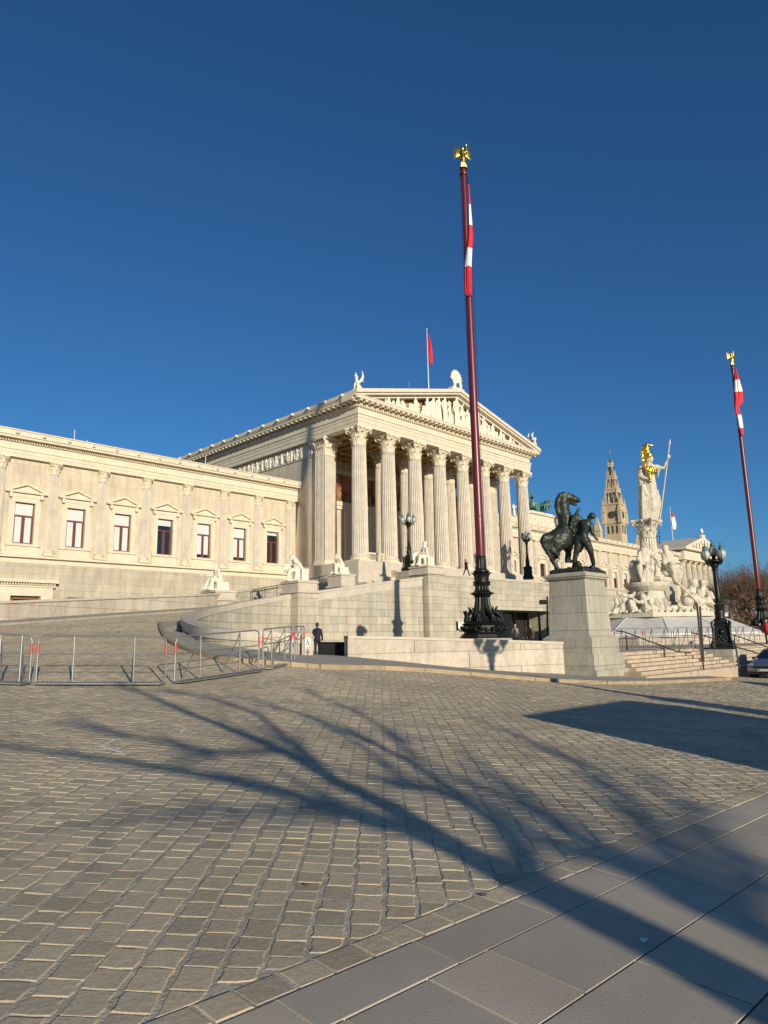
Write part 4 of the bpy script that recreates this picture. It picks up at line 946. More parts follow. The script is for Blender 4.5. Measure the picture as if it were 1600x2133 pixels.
# neck, crest, head, jaw, ears
cap(mb, H(640,800,.2), H(600,610,.15), .36, .30, 12); cap(mb, H(600,610,.15), H(575,430,.1), .30, .25, 12); cap(mb, H(575,430,.1), H(620,345,.1), .25, .22, 12)
for a_, b_ in (((500,640),(470,520)),((470,520),(480,410)),((480,410),(530,310)),((530,310),(600,270))): cap(mb, H(*a_,.02), H(*b_,.02), .12, .11)
cap(mb, H(620,335,.1), H(740,350,.1), .22, .20, 12); cap(mb, H(740,345,.1), H(885,400,.1), .19, .11, 12); cap(mb, H(660,410,.1), H(810,465,.1), .15, .07); cap(mb, H(810,475,.1), H(860,495,.1), .07, .05); cap(mb, H(870,400,.1), H(915,415,.1), .09, .07)
mb.tube([H(590,300,0), H(583,225,0)], [.06,.012], 6); mb.tube([H(640,290,.15), H(660,250,.15)], [.05,.015], 6); limb(mb, [H(650,270,0), H(720,265,0), H(760,290,0)], [.06,.05,.02])
# near hind leg, tail, far hind leg
limb(mb, [H(440,1230,-.25), H(400,1390,-.3), H(470,1480,-.25)], [.36,.24,.14]); limb(mb, [H(470,1450,-.3), H(375,1560,-.2), H(440,1680,-.25), H(505,1745,-.3)], [.16,.11,.085,.08]); cap(mb, H(500,1745,-.3), H(530,1755,-.3), .085, .07)
for k, pts in enumerate((((250,1110),(215,1200),(250,1330),(330,1440),(430,1540)),((300,1100),(240,1220),(300,1340),(420,1430),(520,1530),(570,1585)),((350,1120),(280,1230),(350,1360),(470,1450),(540,1560)),((280,1140),(230,1260),(290,1420),(380,1560)),((230,1130),(195,1200),(215,1290),(300,1440)))):
    limb(mb, [H(*p, -.45-.03*k) for p in pts], [.15,.14,.10,.06,.02,.012][:len(pts)])
limb(mb, [H(640,1230,.35), H(690,1370,.35), H(680,1450,.35)], [.36,.17,.10]); limb(mb, [H(690,1400,.35), H(660,1590,.35), H(760,1585,.4), H(840,1600,.4)], [.11,.09,.065,.06])
cap(mb, H(650,1230,.2), H(700,1320,.3), .32, .2)
limb(mb, [H(710,1390,.45), H(720,1500,.5), H(700,1590,.45)], [.12,.08,.07])
# forelegs folded high behind the man
limb(mb, [H(690,850,.5), H(820,830,.7), H(800,950,.75)], [.2,.13,.08]); limb(mb, [H(690,900,.1), H(800,980,.3), H(760,1080,.35)], [.2,.13,.07])
horse_me = remesh(mb, .032, disp=lambda c, n: .012*noise.noise(c*7)+.012*noise.noise(c*16), smooth=3); horse_me.materials.append(M['bronze'])
grp = thing('bronze_horse_statue', 'dark bronze rearing horse held by a naked man, on the tall stone pedestal', 'statue', (HP[0], HP[1], HT))
def wpart(name, me, parent): 
    o = bpy.data.objects.new(name, me); C.objects.link(o); o.parent = parent; o.matrix_parent_inverse = abs_mat(parent).inverted(); return o
wpart('horse', horse_me, grp)
mb = MB()
# man: back towards us, striding right, looking right
cap(mb, H(1120,730,-.55), H(1160,690,-.55), .12, .135, 12); mb.sphere(H(1165,705,-.58), .15, 12, 9); cap(mb, H(1110,770,-.5), H(1080,820,-.5), .09, .1)
cap(mb, H(1010,860,-.5), H(1120,900,-.6), .2, .17, 12); cap(mb, H(1050,870,-.5), H(1000,1060,-.5), .25, .19, 14); cap(mb, H(1000,1060,-.5), H(990,1160,-.5), .2, .21, 14); cap(mb, H(900,1150,-.4), H(1020,1180,-.55), .19, .22, 12)
limb(mb, [H(900,1190,-.4), H(870,1370,-.45), H(835,1490,-.45), H(815,1600,-.45), H(805,1690,-.45)], [.20,.145,.11,.105,.06]); cap(mb, H(805,1700,-.45), H(860,1715,-.6), .065, .045); cap(mb, H(790,1690,-.45), H(790,1725,-.45), .06,.05)
limb(mb, [H(1040,1200,-.55), H(1120,1360,-.6), H(1150,1470,-.6), H(1180,1590,-.55), H(1190,1700,-.5)], [.21,.15,.11,.105,.06]); cap(mb, H(1190,1710,-.5), H(1240,1730,-.6), .065, .045)
limb(mb, [H(1140,890,-.65), H(1165,1030,-.75), H(1240,1150,-.85)], [.125,.085,.05]); cap(mb, H(1240,1150,-.85), H(1262,1172,-.88), .05, .045)
for k in range(4): limb(mb, [H(1255+k*9,1165-k*4,-.88), H(1268+k*9,1185-k*3,-.9), H(1262+k*10,1200-k*5,-.9)], [.016,.014,.01], 6)
limb(mb, [H(1250,1150,-.84), H(1280,1135,-.84)], [.018,.012], 6)
limb(mb, [H(960,840,-.3), H(840,690,.0), H(895,580,.1)], [.13,.09,.06]); mb.sphere(H(905,572,.1), .07, 8, 6)
for k in range(4): limb(mb, [H(905,560+k*9,.08), H(938,560+k*9,.05), H(930,578+k*8,.03)], [.018,.016,.012], 6)
man_me = remesh(mb, .02, disp=lambda c, n: .008*noise.noise(c*9), smooth=2); man_me.materials.append(M['bronze']); wpart('person', man_me, grp)
mb = MB()
for k, pts in enumerate((((830,700),(800,850),(790,1000),(770,1060)),((880,720),(850,900),(840,1060),(830,1150)),((920,740),(900,900),(890,1060),(900,1180)),((960,790),(940,950),(930,1100),(950,1240)),((800,720),(760,860),(740,980)),((900,1150),(940,1280),(930,1390)),((980,1200),(960,1300),(940,1370)))):
    limb(mb, [H(*p, -.2-.05*k*.4) for p in pts], [.10,.10,.08,.05][:len(pts)])
cl_me = remesh(mb, .028, disp=lambda c, n: .02*noise.noise(c*12), smooth=2); cl_me.materials.append(M['bronze']); wpart('cloak', cl_me, grp)
mb = MB(); random.seed(5)
mb.box(-.86,.86,-.84,.84,0,.16)
for k in range(60):
    x, y = random.uniform(-.75,.75), random.uniform(-.72,.72); mb.sphere((x, y, .14+.20*max(0, .6-abs(x-.1)) ), random.uniform(.07,.16), 6, 5, (1.2,1.2,.6))
cap(mb, (.05,-.1,.2), (-.15,-.2,.42), .2, .14); cap(mb, (.3,-.3,.15), (.65,-.5,.14), .2, .12)
rk_me = remesh(mb, .035, disp=lambda c, n: .02*noise.noise(c*9)); rk_me.materials.append(M['bronze']); o = bpy.data.objects.new('rocky_base', rk_me); C.objects.link(o); o.parent = grp; o.location = (0,0,0)
# ================================================================ FLAGPOLES
def pole_base(mb):
    """cast base, ground z=0, red pole starts at 4.3"""
    # octagonal-ish stepped foot with figured frieze
    for r, z0, z1 in ((1.62,0,.12),(1.5,.12,.25)): mb.lathe([(r,z0),(r*.97,z1)], n=8, sq=True)
    mb.lathe([(1.42,.25),(1.30,.32),(1.26,.4),(1.26,.78),(1.36,.84),(1.40,.9),(1.3,.95),(1.18,1.0)], n=8, sq=True)
    fl = lambda z: (16, .12)
    mb.lathe([(1.0,1.0),(.93,1.1),(.85,1.2),(.80,1.3)], n=32)
    mb.lathe([(.78,1.3),(.70,1.45),(.60,1.7),(.52,2.0),(.47,2.3),(.46,2.5),(.52,2.62),(.66,2.72)], n=64, flute=lambda z: (16, .16) if z < 2.6 else None)
    mb.lathe([(.74,2.72),(.76,2.78),(.6,2.82),(.5,2.9)], n=32)
    mb.lathe([(.50,2.9),(.45,3.0),(.42,3.15),(.46,3.28)], n=64, flute=lambda z: (16, .12))
    mb.lathe([(.55,3.28),(.56,3.33),(.48,3.36),(.56,3.44),(.56,3.48),(.46,3.52),(.44,3.62)], n=24)
    mb.lathe([(.42,3.62),(.42,3.85),(.45,4.0)], n=24)
    for k in range(10):
        leaf(mb, (0,0,3.58), 2*PI*k/10, .41, .74, 0, .46, .26)
    mb.lathe([(.44,4.05),(.5,4.1),(.5,4.18),(.40,4.22),(.36,4.3)], n=24)
    mb.lathe([(.38,4.28),(.345,4.6),(.33,5.0),(.325,5.1)], n=60, flute=lambda z: (12, .16) if z < 5.05 else None)
def winged(mb, c, s, seed=0):
    """small seated griffin-like or winged lion figure"""
    X = lambda x, y, z: (c[0]+x*s*math.cos(c[3])-y*s*math.sin(c[3]), c[1]+x*s*math.sin(c[3])+y*s*math.cos(c[3]), c[2]+z*s)
    cap(mb, X(-.2,0,.25), X(.15,0,.6), .2*s, .17*s); cap(mb, X(.15,0,.6), X(.25,0,.95), .13*s, .12*s); mb.sphere(X(.3,0,1.05), .14*s, 8, 6); cap(mb, X(.35,0,1.05), X(.46,0,1.0), .07*s, .04*s)
    for sy in (-.12, .12): limb(mb, [X(.2,sy,.55), X(.3,sy,.3), X(.3,sy,.03)], [.09*s,.06*s,.06*s]); limb(mb, [X(-.2,sy,.25), X(.05,sy,.15), X(.1,sy,.03)], [.15*s,.08*s,.06*s])
    for sy in (-.16, .16):
        for q in range(5): limb(mb, [X(.05,sy,.65), X(-.2-.05*q,sy*1.5,.85+.08*q*1.1), X(-.42+.06*q,sy*1.7,.8+.19*q)], [.1*s,.09*s,.04*s], 6)
    limb(mb, [X(-.3,0,.15), X(-.5,0,.3), X(-.45,0,.55)], [.05*s,.04*s,.03*s], 6)
def gilt_figure(mb):
    """winged figure under a fan of feathers, 2.4 high"""
    cap(mb, (0,0,.15), (0,0,.9), .20, .24); cap(mb, (0,0,.9), (0,0,1.45), .22, .18); mb.sphere((0,-.02,1.75), .14, 8, 6); cap(mb, (0,0,1.4), (0,0,1.65), .1, .08)
    for k in range(6): limb(mb, [(0,0,.8), (.1-.06*k, -.14, .4), (.26-.1*k, -.12, .02)], [.12,.08,.05])
    for s_ in (-1, 1):
        for k in range(9):
            a = math.radians(-25+k*14); L = .95 - .04*abs(k-5)
            mb.tube([(s_*.12,.05,1.25), (s_*(.12+math.cos(a)*L*.5),.1,1.25+math.sin(a)*L*.5), (s_*(.12+math.cos(a)*L*.85),.12,1.25+math.sin(a)*L*1.15)], [.07,.065,.02], 6)
    limb(mb, [(.15,0,1.4),(.35,-.1,1.5),(.3,-.1,2.0)], [.08,.06,.05]); mb.sphere((.3,-.1,2.1), .1, 8, 6)
PB = MB(); pole_base(PB); PBm = PB.mesh('cast_base', M['iron'], True)
mb = MB()
for k in range(8): winged(mb, (1.02*math.cos(PI/8+k*PI/4), 1.02*math.sin(PI/8+k*PI/4), .98, PI/8+k*PI/4), .62)
WG = remesh(mb, .03); WG.materials.append(M['iron'])
mb = MB()
for k in range(8):
    a0 = k*PI/4
    for q in range(5):
        t = -.42+.21*q; a = a0+PI/8*0; x = 1.2*math.cos(a)-t*math.sin(a)*1.6; y = 1.2*math.sin(a)+t*math.cos(a)*1.6
        mb.sphere((x, y, .58+.08*math.sin(q*2)), .11, 8, 6, (1,1,1.2)); mb.tube([(x, y, .45), (1.24*math.cos(a)-(t+.1)*math.sin(a)*1.6, 1.24*math.sin(a)+(t+.1)*math.cos(a)*1.6, .5), (1.24*math.cos(a)-(t+.2)*math.sin(a)*1.6, 1.24*math.sin(a)+(t+.2)*math.cos(a)*1.6, .66)], .035, 6)
FZ = mb.mesh('figured_frieze', M['iron'], True)
mb = MB(); gilt_figure(mb); GF = remesh(mb, .04, disp=lambda c, n: .012*noise.noise(c*14), smooth=1); GF.materials.append(M['gold'])
def flagpole(x, y, label, H_top, sc=1.0):
    zb = 1.6
    t = thing('flagpole', label, 'flagpole', (x, y, zb), 0, 'tall maroon flagpoles with gilded figures on top')
    b = MB(); b.lathe([(1.75,PL-zb),(1.75,-.1),(1.68,0)], n=8, sq=True); lpart('stone_plinth', b, M['greystone'], t)
    inst(PBm, 'cast_base', t, (0,0,0)); inst(WG, 'griffins', t, (0,0,0)); inst(FZ, 'figured_frieze', t, (0,0,0))
    L = H_top-zb
    b = MB(); b.lathe([(.28,5.0),(.29,5.05),(.28,8),(.262,L*.45),(.225,L*.75),(.175,L-.15),(.175,L-.12)], n=28); b.lathe([(.24,L-.55),(.26,L-.5),(.26,L-.42),(.2,L-.38)], n=20); b.lathe([(.2,L-.12),(.28,L-.08),(.28,L),(.1,L+.06)], n=20); b.lathe([(.285,7.6),(.30,7.65),(.285,7.7)], n=24); lpart('pole', b, M['maroon'], t, True)
    r = MB()
    for s_ in (-1, 1):
        r.tube([(s_*.2,0,L-.5),(s_*.42,0,L-.55),(s_*.48,0,L-.8),(s_*.36,0,L-1.0),(s_*.22,0,L-.9)], .03, 6)
        r.tube([(s_*.45,-.0,L-.7),(s_*.52,-.05,L*.5),(s_*.42,-.05,5.2)], .012, 4)
    lpart('halyard_gear', r, M['iron'], t)
    g = inst(GF, 'gilded_figure', t, (0,0,L+.02), -.6); g.scale = (.86,)*3
    return t, L
def cloth(t, name, segs, mats, off, seed=0):
    """hanging furled cloth: segs = [(z, xoffset, halfwidth)], mats = material index per interval"""
    n = 30; vs = []; fs = []; mi = []
    for i, (z, ox, hw) in enumerate(segs):
        for k in range(n):
            a = 2*PI*k/n; rr = 1+.30*math.sin(3*a+z*.5+seed)+.17*math.sin(8*a+seed+.5*math.sin(z*1.3))+.08*math.sin(13*a+z*.4)
            vs.append((off[0]+(ox+hw*rr*math.cos(a))*.7+hw*.4*rr*math.sin(a), off[1]-(ox+hw*rr*math.cos(a))*.71+hw*.4*rr*math.sin(a), z))
    for i in range(len(segs)-1):
        for k in range(n): fs.append((i*n+k, i*n+(k+1) % n, (i+1)*n+(k+1) % n, (i+1)*n+k)); mi.append(mats[i])
    fs += [tuple(range(n))[::-1], tuple((len(segs)-1)*n+k for k in range(n))]; mi += [mats[0], mats[-1]]
    me = bpy.data.meshes.new(name); me.from_pydata(vs, [], fs); me.update()
    for m_ in ('flagred', 'flagwhite'): me.materials.append(M[m_])
    for p, q in zip(me.polygons, mi): p.material_index = q; p.use_smooth = True
    o = bpy.data.objects.new(name, me); C.objects.link(o); o.parent = t; return o
def segs_from(prof, L, dn=6):
    """refine [(z, ox, hw, mat)] with intermediate rings"""
    S_, Mm = [], []
    for i in range(len(prof)-1):
        a, b = prof[i], prof[i+1]
        for q in range(dn): t = q/dn; S_.append((a[0]+(b[0]-a[0])*t, a[1]+(b[1]-a[1])*t, a[2]+(b[2]-a[2])*t)); Mm.append(a[3])
    S_.append(prof[-1][:3]); return S_, Mm
XL_, XR_, YP = 35.1, 89.1, 26.13
f1, L1 = flagpole(XL_, YP, 'tall maroon flagpole with long furled red and white flag, behind the low stone wall', 34.1)
# flag heights from the picture
def zpole(py, px, X, Y):
    r = ray(px, py); return 1.6 + r.z/math.hypot(r.x, r.y)*math.hypot(X, Y) - 1.6
dirx = Vector((.70,-.71))
z_ = lambda py, px=975: zpole(py, px, XL_, YP)
pr = [(z_(388),.30,.03,0),(z_(430),.31,.07,1),(z_(474),.28,.14,0),(z_(500),.24,.19,0),(z_(521),.12,.2,1),(z_(545),.04,.22,1),(z_(560),.0,.24,0),(z_(590),-.04,.28,0),(z_(612),-.06,.29,0),(z_(621),.0,.16,0)]
pr = [(a, b*.95, c*.8, d) for a, b, c, d in pr]; sg, mm = segs_from(pr, L1); fo = cloth(f1, 'flag', sg, mm, (-.2,-.2))
f2, L2 = flagpole(XR_, YP, 'tall maroon flagpole at the right edge, beyond the fountain, its flag wrapped round it', 34.6)
z_ = lambda py, px=1535: zpole(py, px, XR_, YP)
pr = [(z_(768),.32,.06,0),(z_(792),.34,.22,1),(z_(818),.3,.42,0),(z_(838),.22,.42,0),(z_(846),.02,.36,0),(z_(850),-.1,.22,0),(z_(862),-.12,.24,0),(z_(866),.05,.22,1),(z_(894),.12,.2,0),(z_(911),.16,.12,0)]
sg, mm = segs_from(pr, L2, 4); cloth(f2, 'flag', sg, mm, (-.26,-.12), 2)
def roofflag(x, y, z0, z1, hw, label, mats):
    t = thing('roof_flagpole', label, 'flagpole', (x, y, z0), 0, 'flagpoles on the roofs')
    b = MB(); b.tube([(0,0,0),(0,0,z1-z0)], [.11,.05], 8); b.sphere((0,0,z1-z0+.08), .12, 8, 6); lpart('pole', b, M['white'], t)
    L = z1-z0; sg, mm = segs_from([(L*.92,.1,.04,mats[0]),(L*.75,.3,hw*.8,mats[1]),(L*.55,.35,hw,mats[2]),(L*.42,.4,hw*.6,mats[2])], L, 5); cloth(t, 'flag', sg, mm, (.15,-.1), 1)
pz = onY(893,808,75); pt = onY(889,686,75); roofflag(pz.x, 75, pz.z-.5, pt.z, .36, 'small white pole with a red flag on the roof ridge behind the pediment', (0,0,0))
pz = onY(1401,1115,66); pt = onY(1394,1057,66); roofflag(pz.x, 66, pz.z-2.5, pt.z, .5, 'distant pole with a red and white flag on the roof by the scaffold', (0,1,1))
# ================================================================ ROOF STATUES
def roof_statue(mb, px, py, d_, label, mat, vox, sc=1, rz=0, name='roof_statue', disp=None):
    me = remesh(mb, vox, disp=disp, smooth=1); me.materials.append(mat); o = bpy.data.objects.new(name, me); C.objects.link(o); o.location = d_; o.scale = (sc,)*3; o.rotation_euler = (0,0,rz); return tag(o, label, 'statue')
mb = MB(); winged(mb, (0,0,0,PI), 1.4); mb.box(-.6,.6,-.4,.4,-.2,.06)
roof_statue(mb, 0, 0, (45.95, 48.7, 26.6), 'white winged griffin on the left corner of the pediment', M['marble'], .04, 1.0, math.radians(20))
mb = MB(); winged(mb, (0,0,0,0), 1.4); mb.box(-.6,.6,-.4,.4,-.2,.06)
roof_statue(mb, 0, 0, (78.3, 48.7, 26.6), 'white winged griffin on the right corner of the pediment', M['marble'], .04, 1.0, -.2)
mb = MB()
for k in range(11):
    a = math.radians(20+k*14); L = 1.25 + .35*math.sin(a)
    limb(mb, [(0,0,.9), (math.cos(a)*L*.55,0,.9+math.sin(a)*L*.55), (math.cos(a)*L*.8,-.05,.9+math.sin(a)*L*.95)], [.17,.17,.09])
for s_ in (-1, 1):
    cap(mb, (s_*.55,-.2,.3), (s_*.5,-.2,1.0), .22, .18); mb.sphere((s_*.48,-.22,1.3), .16, 8, 6); cap(mb, (s_*.6,-.2,.1), (s_*.9,-.1,.1), .2, .1); limb(mb, [(s_*.6,-.2,1.0),(s_*.8,-.2,.7),(s_*.6,-.3,.5)], [.1,.08,.05])
mb.box(-1.1,1.1,-.4,.4,-.3,.12)
roof_statue(mb, 0, 0, (XM, 48.7, 30.85), 'white palmette group standing on the peak of the pediment', M['marble'], .045, 1.0)
mb = MB()
for k in range(9): a = math.radians(20+k*17); limb(mb, [(0,0,.7),(math.cos(a)*.7,0,.7+math.sin(a)*.9)], [.15,.1])
mb.box(-.8,.8,-.3,.3,-.3,.3); roof_statue(mb, 0, 0, (161,57.6,23.4), 'small white palmette on the far end pavilion', M['marble'], .07, 1.1)
me = RM[0]
def small_statue(x, y, z, h, label, k=0):
    o = bpy.data.objects.new('roof_statue', RM[k]); C.objects.link(o); o.location = (x, y, z); o.scale = (h*.9, h*.9, h); tag(o, label, 'statue')
small_statue(89.4, 59.8, 20.2, 1.95, 'small standing marble figure on the attic left of the quadriga')
# quadriga: chariot, winged driver, four horses, seen from the side-front
def small_horse(mb, o, s=1, rear=.2):
    X = lambda x, y, z: (o[0]+x*s, o[1]+y*s, o[2]+z*s)
    cap(mb, X(-.5,0,1.2), X(.4,0,1.25+rear), .33*s, .34*s); limb(mb, [X(.5,0,1.4+rear), X(.85,0,1.9+rear), X(1.0,0,2.15+rear)], [.27*s,.18*s,.14*s]); cap(mb, X(1.0,0,2.15+rear), X(1.4,0,1.9+rear), .14*s, .08*s); mb.tube([X(.95,0,2.2+rear), X(.93,0,2.45+rear)], [.06*s,.02*s], 6)
    for sy in (-.18, .18): limb(mb, [X(-.6,sy,1.1), X(-.75,sy,.7), X(-.6,sy,.05)], [.22*s,.11*s,.07*s]); 
    limb(mb, [X(.5,-.15,1.2+rear), X(.9,-.15,1.1+rear), X(.95,-.15,.6+rear)], [.17*s,.1*s,.06*s]); limb(mb, [X(.5,.15,1.2+rear), X(.75,.15,.8), X(.75,.15,.05)], [.17*s,.1*s,.06*s]); limb(mb, [X(-.8,0,1.3), X(-1.1,0,1.1), X(-1.2,0,.5)], [.09*s,.12*s,.05*s])
q = thing('quadriga', 'green bronze chariot with a winged driver and horses on the attic of the right wing', 'statue', (97.5,60.5,21.75), 0)
for k in range(4):
    mb = MB(); small_horse(mb, (1.2+.25*k, -.9+.9*k*.8-.3, 0), 1.0, .15+.1*(k % 2)); me_ = remesh(mb, .06, smooth=1); me_.materials.append(M['patina']); o = bpy.data.objects.new('horse', me_); C.objects.link(o); o.parent = q
mb = MB(); mb.box(-2.2,-.6,-.8,.8,.5,.75); mb.tube([(-1.4,-.9,.6),(-1.4,-.8,.6)], .6, 14); mb.tube([(-1.4,.8,.6),(-1.4,.9,.6)], .6, 14); mb.lathe([(.8,.7),(.85,1.5),(.9,1.6)], (-1.4,0,0), 12); o = lpart('chariot', mb, M['patina'], q)
mb = MB(); cap(mb, (-1.4,0,1.0), (-1.4,0,1.9), .28, .25); cap(mb, (-1.4,0,1.9), (-1.35,0,2.4), .25, .2); mb.sphere((-1.32,0,2.75), .17, 8, 6); limb(mb, [(-1.3,0,2.35),(-.9,0,2.5),(-.8,0,3.0)], [.09,.07,.05])
for s_ in (-1, 1):
    for k in range(5): limb(mb, [(-1.5,s_*.15,2.2),(-1.9-.08*k,s_*.4,2.4+.2*k),(-2.1+.1*k,s_*.5,2.5+.32*k)], [.1,.09,.03], 6)
me_ = remesh(mb, .05, smooth=1); me_.materials.append(M['patina']); o = bpy.data.objects.new('driver', me_); C.objects.link(o); o.parent = q
# ================================================================ CANDELABRA
def lamp_meshes():
    mb = MB()      # cast pedestal, origin on the plinth, total height 5.9
    mb.cbox((0,0,0), 1.15,1.15,.12); mb.taper((0,0,.12), 1.0,1.0,.86,.86,.14); mb.taper((0,0,.26), .78,.78,.66,.66,1.0); mb.cbox((0,0,1.26), .84,.84,.08); mb.taper((0,0,1.34), .8,.8,.62,.62,.1); mb.cbox((0,0,1.44), .66,.66,.1)
    for a in range(4):
        t = PI/4+a*PI/2; c, s = math.cos(t), math.sin(t)
        for z, r in ((.12,.66),(.22,.72),(.34,.66)): mb.sphere((c*r, s*r, z), .13, 8, 6)
        mb.tube([(c*.66,s*.66,.2),(c*.6,s*.6,.7),(c*.58,s*.58,1.1),(c*.64,s*.64,1.45),(c*.56,s*.56,1.55)], [.08,.06,.07,.08,.04], 8)
        t = a*PI/2; c, s = math.cos(t), math.sin(t)
        for k in range(5): mb.sphere((c*.36-s*(-.2+.1*k), s*.36+c*(-.2+.1*k), .55+.12*math.sin(k*1.7)), .075, 6, 5)
        mb.sphere((c*.37, s*.37, .95), .13, 8, 6)
    mb.lathe([(.34,1.54),(.36,1.62),(.27,1.68),(.24,1.8),(.28,1.95),(.25,2.1)], n=20); mb.lathe([(.17,2.1),(.165,2.5),(.17,2.55)], n=48, flute=lambda z: (12, .12))
    for k in range(8): leaf(mb, (0,0,2.1), 2*PI*k/8, .17, .25, 0, .35, .12)
    mb.lathe([(.19,2.55),(.2,2.6),(.16,2.65),(.15,3.2),(.125,4.3),(.13,4.34),(.19,4.38),(.19,4.44),(.14,4.47),(.22,4.6),(.22,4.7),(.12,4.75)], n=20)
    ped = mb.mesh('cast_post', M['iron'], True)
    mb = MB()
    mb.lathe([(.1,4.72),(.30,4.8),(.42,4.86),(.42,4.92),(.2,4.96),(.12,5.0),(.1,5.15),(.16,5.2)], n=20)
    for k in range(4):
        a = PI/4+k*PI/2; c, s = math.cos(a), math.sin(a)
        mb.tube([(c*.1,s*.1,4.86),(c*.3,s*.3,4.72),(c*.5,s*.5,4.74),(c*.58,s*.58,4.86),(c*.58,s*.58,4.95)], [.06,.05,.045,.05,.06], 8)
        mb.tube([(c*.15,s*.15,4.95),(c*.35,s*.35,5.02),(c*.42,s*.42,4.9),(c*.34,s*.34,4.84)], .025, 6)
    br = mb.mesh('bracket_arms', M['iron'], True)
    gl = MB(); gl.lathe([(.05,-.02),(.10,.0),(.2,.1),(.235,.25),(.21,.38),(.14,.47)], n=20)
    cp = MB(); cp.lathe([(.16,.46),(.17,.5),(.13,.54),(.12,.62),(.15,.65),(.09,.71),(.03,.74),(.03,.8),(.05,.83),(.01,.9)], n=16); cp.tube([(0,0,-.06),(0,0,0)], [.07,.1], 8)
    for k in range(4): a = k*PI/2; cp.tube([(math.cos(a)*r, math.sin(a)*r, z) for r, z in ((.07,-.02),(.215,.1),(.25,.25),(.225,.38),(.15,.48))], .012, 4)
    return ped, br, gl.mesh('globe', M['lamp_glass'], True), cp.mesh('lamp_cap', M['patina'], True)
LM = lamp_meshes()
def candelabra(x, y, z, label, rz=0, sc=1):
    t = thing('candelabra_lamp', label, 'street lamp', (x, y, z), rz, 'cast iron lamp posts with globe lamps', sc)
    inst(LM[0], 'post', t, (0,0,0)); inst(LM[1], 'bracket_arms', t, (0,0,0))
    for k in range(5):
        a = PI/4+k*PI/2; r = .58 if k < 4 else 0
        g = inst(LM[2], 'globe', t, (math.cos(a)*r, math.sin(a)*r, 4.98 if k < 4 else 5.2)); inst(LM[3], 'lamp_cap', g, (0,0,0))
    return t
p = at(853, 1191, 64); candelabra(p.x, p.y, p.z, 'dark lamp post with globes left of the rightmost seated statue', .1, .93)
b = thing('lamp_plinth', 'small stone block under the lamp left of the rightmost seated statue', 'plinth', (p.x, p.y, p.z-2)); k_ = MB(); k_.box(-.95,.95,-.85,.85,0,2.0); lpart('block', k_, M['terrace'], b); k_ = MB(); k_.box(-1.0,1.0,-.9,.9,1.86,1.995); lpart('top_slab', k_, M['coping'], b)
p = at(1101, 1207, 82); candelabra(p.x, p.y, p.z, 'dark lamp post with globes on the terrace before the last column of the portico', .5, .97)
p = at(1507, 1352, 38.2); LP = p
candelabra(p.x, p.y, p.z, 'large black ornate lamp post with globe lamps standing by the fountain steps', .35, 1.0)
b = thing('lamp_plinth', 'pale stone block under the large lamp post by the fountain steps', 'plinth', (p.x, p.y, -.3), 0); k_ = MB(); k_.box(-1.1,1.0,-.85,.95,0,p.z+.3); lpart('block', k_, M['greystone'], b)
print('lamp', LP)
# ================================================================ STEPS, HANDRAILS
stp = MB(); 
SF = [(27.9+.42*i, 12.75+.36*i) for i in range(8)]
kz = zg(30, 12.4)+SW
for i in range(7):
    z0 = kz + (PL-kz)*i/7; z1 = kz + (PL-kz)*(i+1)/7; x0, y0 = SF[i]
    stp.box(x0, 64, y0+.03*i, 17.2 if i else 17, z0-(.6 if i == 0 else 0), z1-.002*i)
st_t = tag(part('fountain_steps', stp, M['step']), 'broad pale stone steps rising from the kerb to the fountain', 'steps')
dj = MB()
for i in range(7):
    z1 = kz + (PL-kz)*(i+1)/7
    for x in frange(SF[i][0]+1.7+.5*(i % 3), 60, 2.9): dj.box(x, x+.02, SF[i][1]+.03*i-.004, SF[i][1]+.03*i+.3, z1-.14, z1+.001)
rj = part('step_joints', dj, M['dark'], st_t)
def handrail(name, label, pts, posts, r=.035):
    t = thing(name, label, 'handrail', tuple(posts[0][0]), 0, 'slanting metal handrails at the fountain steps')
    m_ = MB(); m_.tube(pts, r, 6); part('rail', m_, M['railing'], t)
    for a, b in posts: m_ = MB(); m_.tube([a, b], r*1.15, 6); part('post', m_, M['railing'], t)
A = lambda px, py, d: at(px, py, d)
handrail('handrail', 'slanting brown metal handrail nearest the horse pedestal', [A(1283,1314,37), A(1300,1316,36.6), A(1410,1357,33.2), A(1440,1360,33)], [(A(1308,1366,36.2), A(1304,1322,36.2)), (A(1388,1396,33.6), A(1383,1349,33.6))])
handrail('handrail', 'slanting metal handrail between the signpost and the large lamp', [A(1440,1318,38), A(1462,1322,37.4), A(1535,1348,35.2), A(1580,1361,34)], [(A(1539,1390,34.4), A(1533,1348,34.8)), (A(1468,1410,33), A(1462,1358,33))])
handrail('handrail', 'slanting metal handrail right of the large lamp', [A(1515,1318,41), A(1530,1323,40.4), A(1600,1348,37.6)], [(A(1531,1350,41), A(1530,1323,41)), (A(1600,1366,37.6), A(1600,1348,37.6))])
t = thing('sign_post', 'tall slim dark post rising from the steps left of the large lamp', 'post', tuple(A(1463,1378,35)), 0)
for a, b in (((1463,1380),(1452,1257)), ((1466,1378),(1458,1263))): m_ = MB(); m_.tube([A(*a, 35), A(*b, 35.3)], [.05,.05], 6); part('pole', m_, M['railing'], t)
t = thing('floodlight', 'small black floodlight on two dark poles left of the horse pedestal', 'floodlight', tuple(at(1143,1330,52)), 0)
m_ = MB(); m_.tube([at(1140,1330,52), at(1140,1243,52.4)], .07, 6); part('pole', m_, M['iron'], t); m_ = MB(); m_.tube([at(1144.5,1330,52), at(1144.5,1249,52.4)], .05, 6); part('pole', m_, M['iron'], t); m_ = MB(); p = at(1131,1259,52.2); m_.cbox((p.x,p.y,p.z), .35,.5,.34,.5); part('lamp_head', m_, M['plastic'], t)
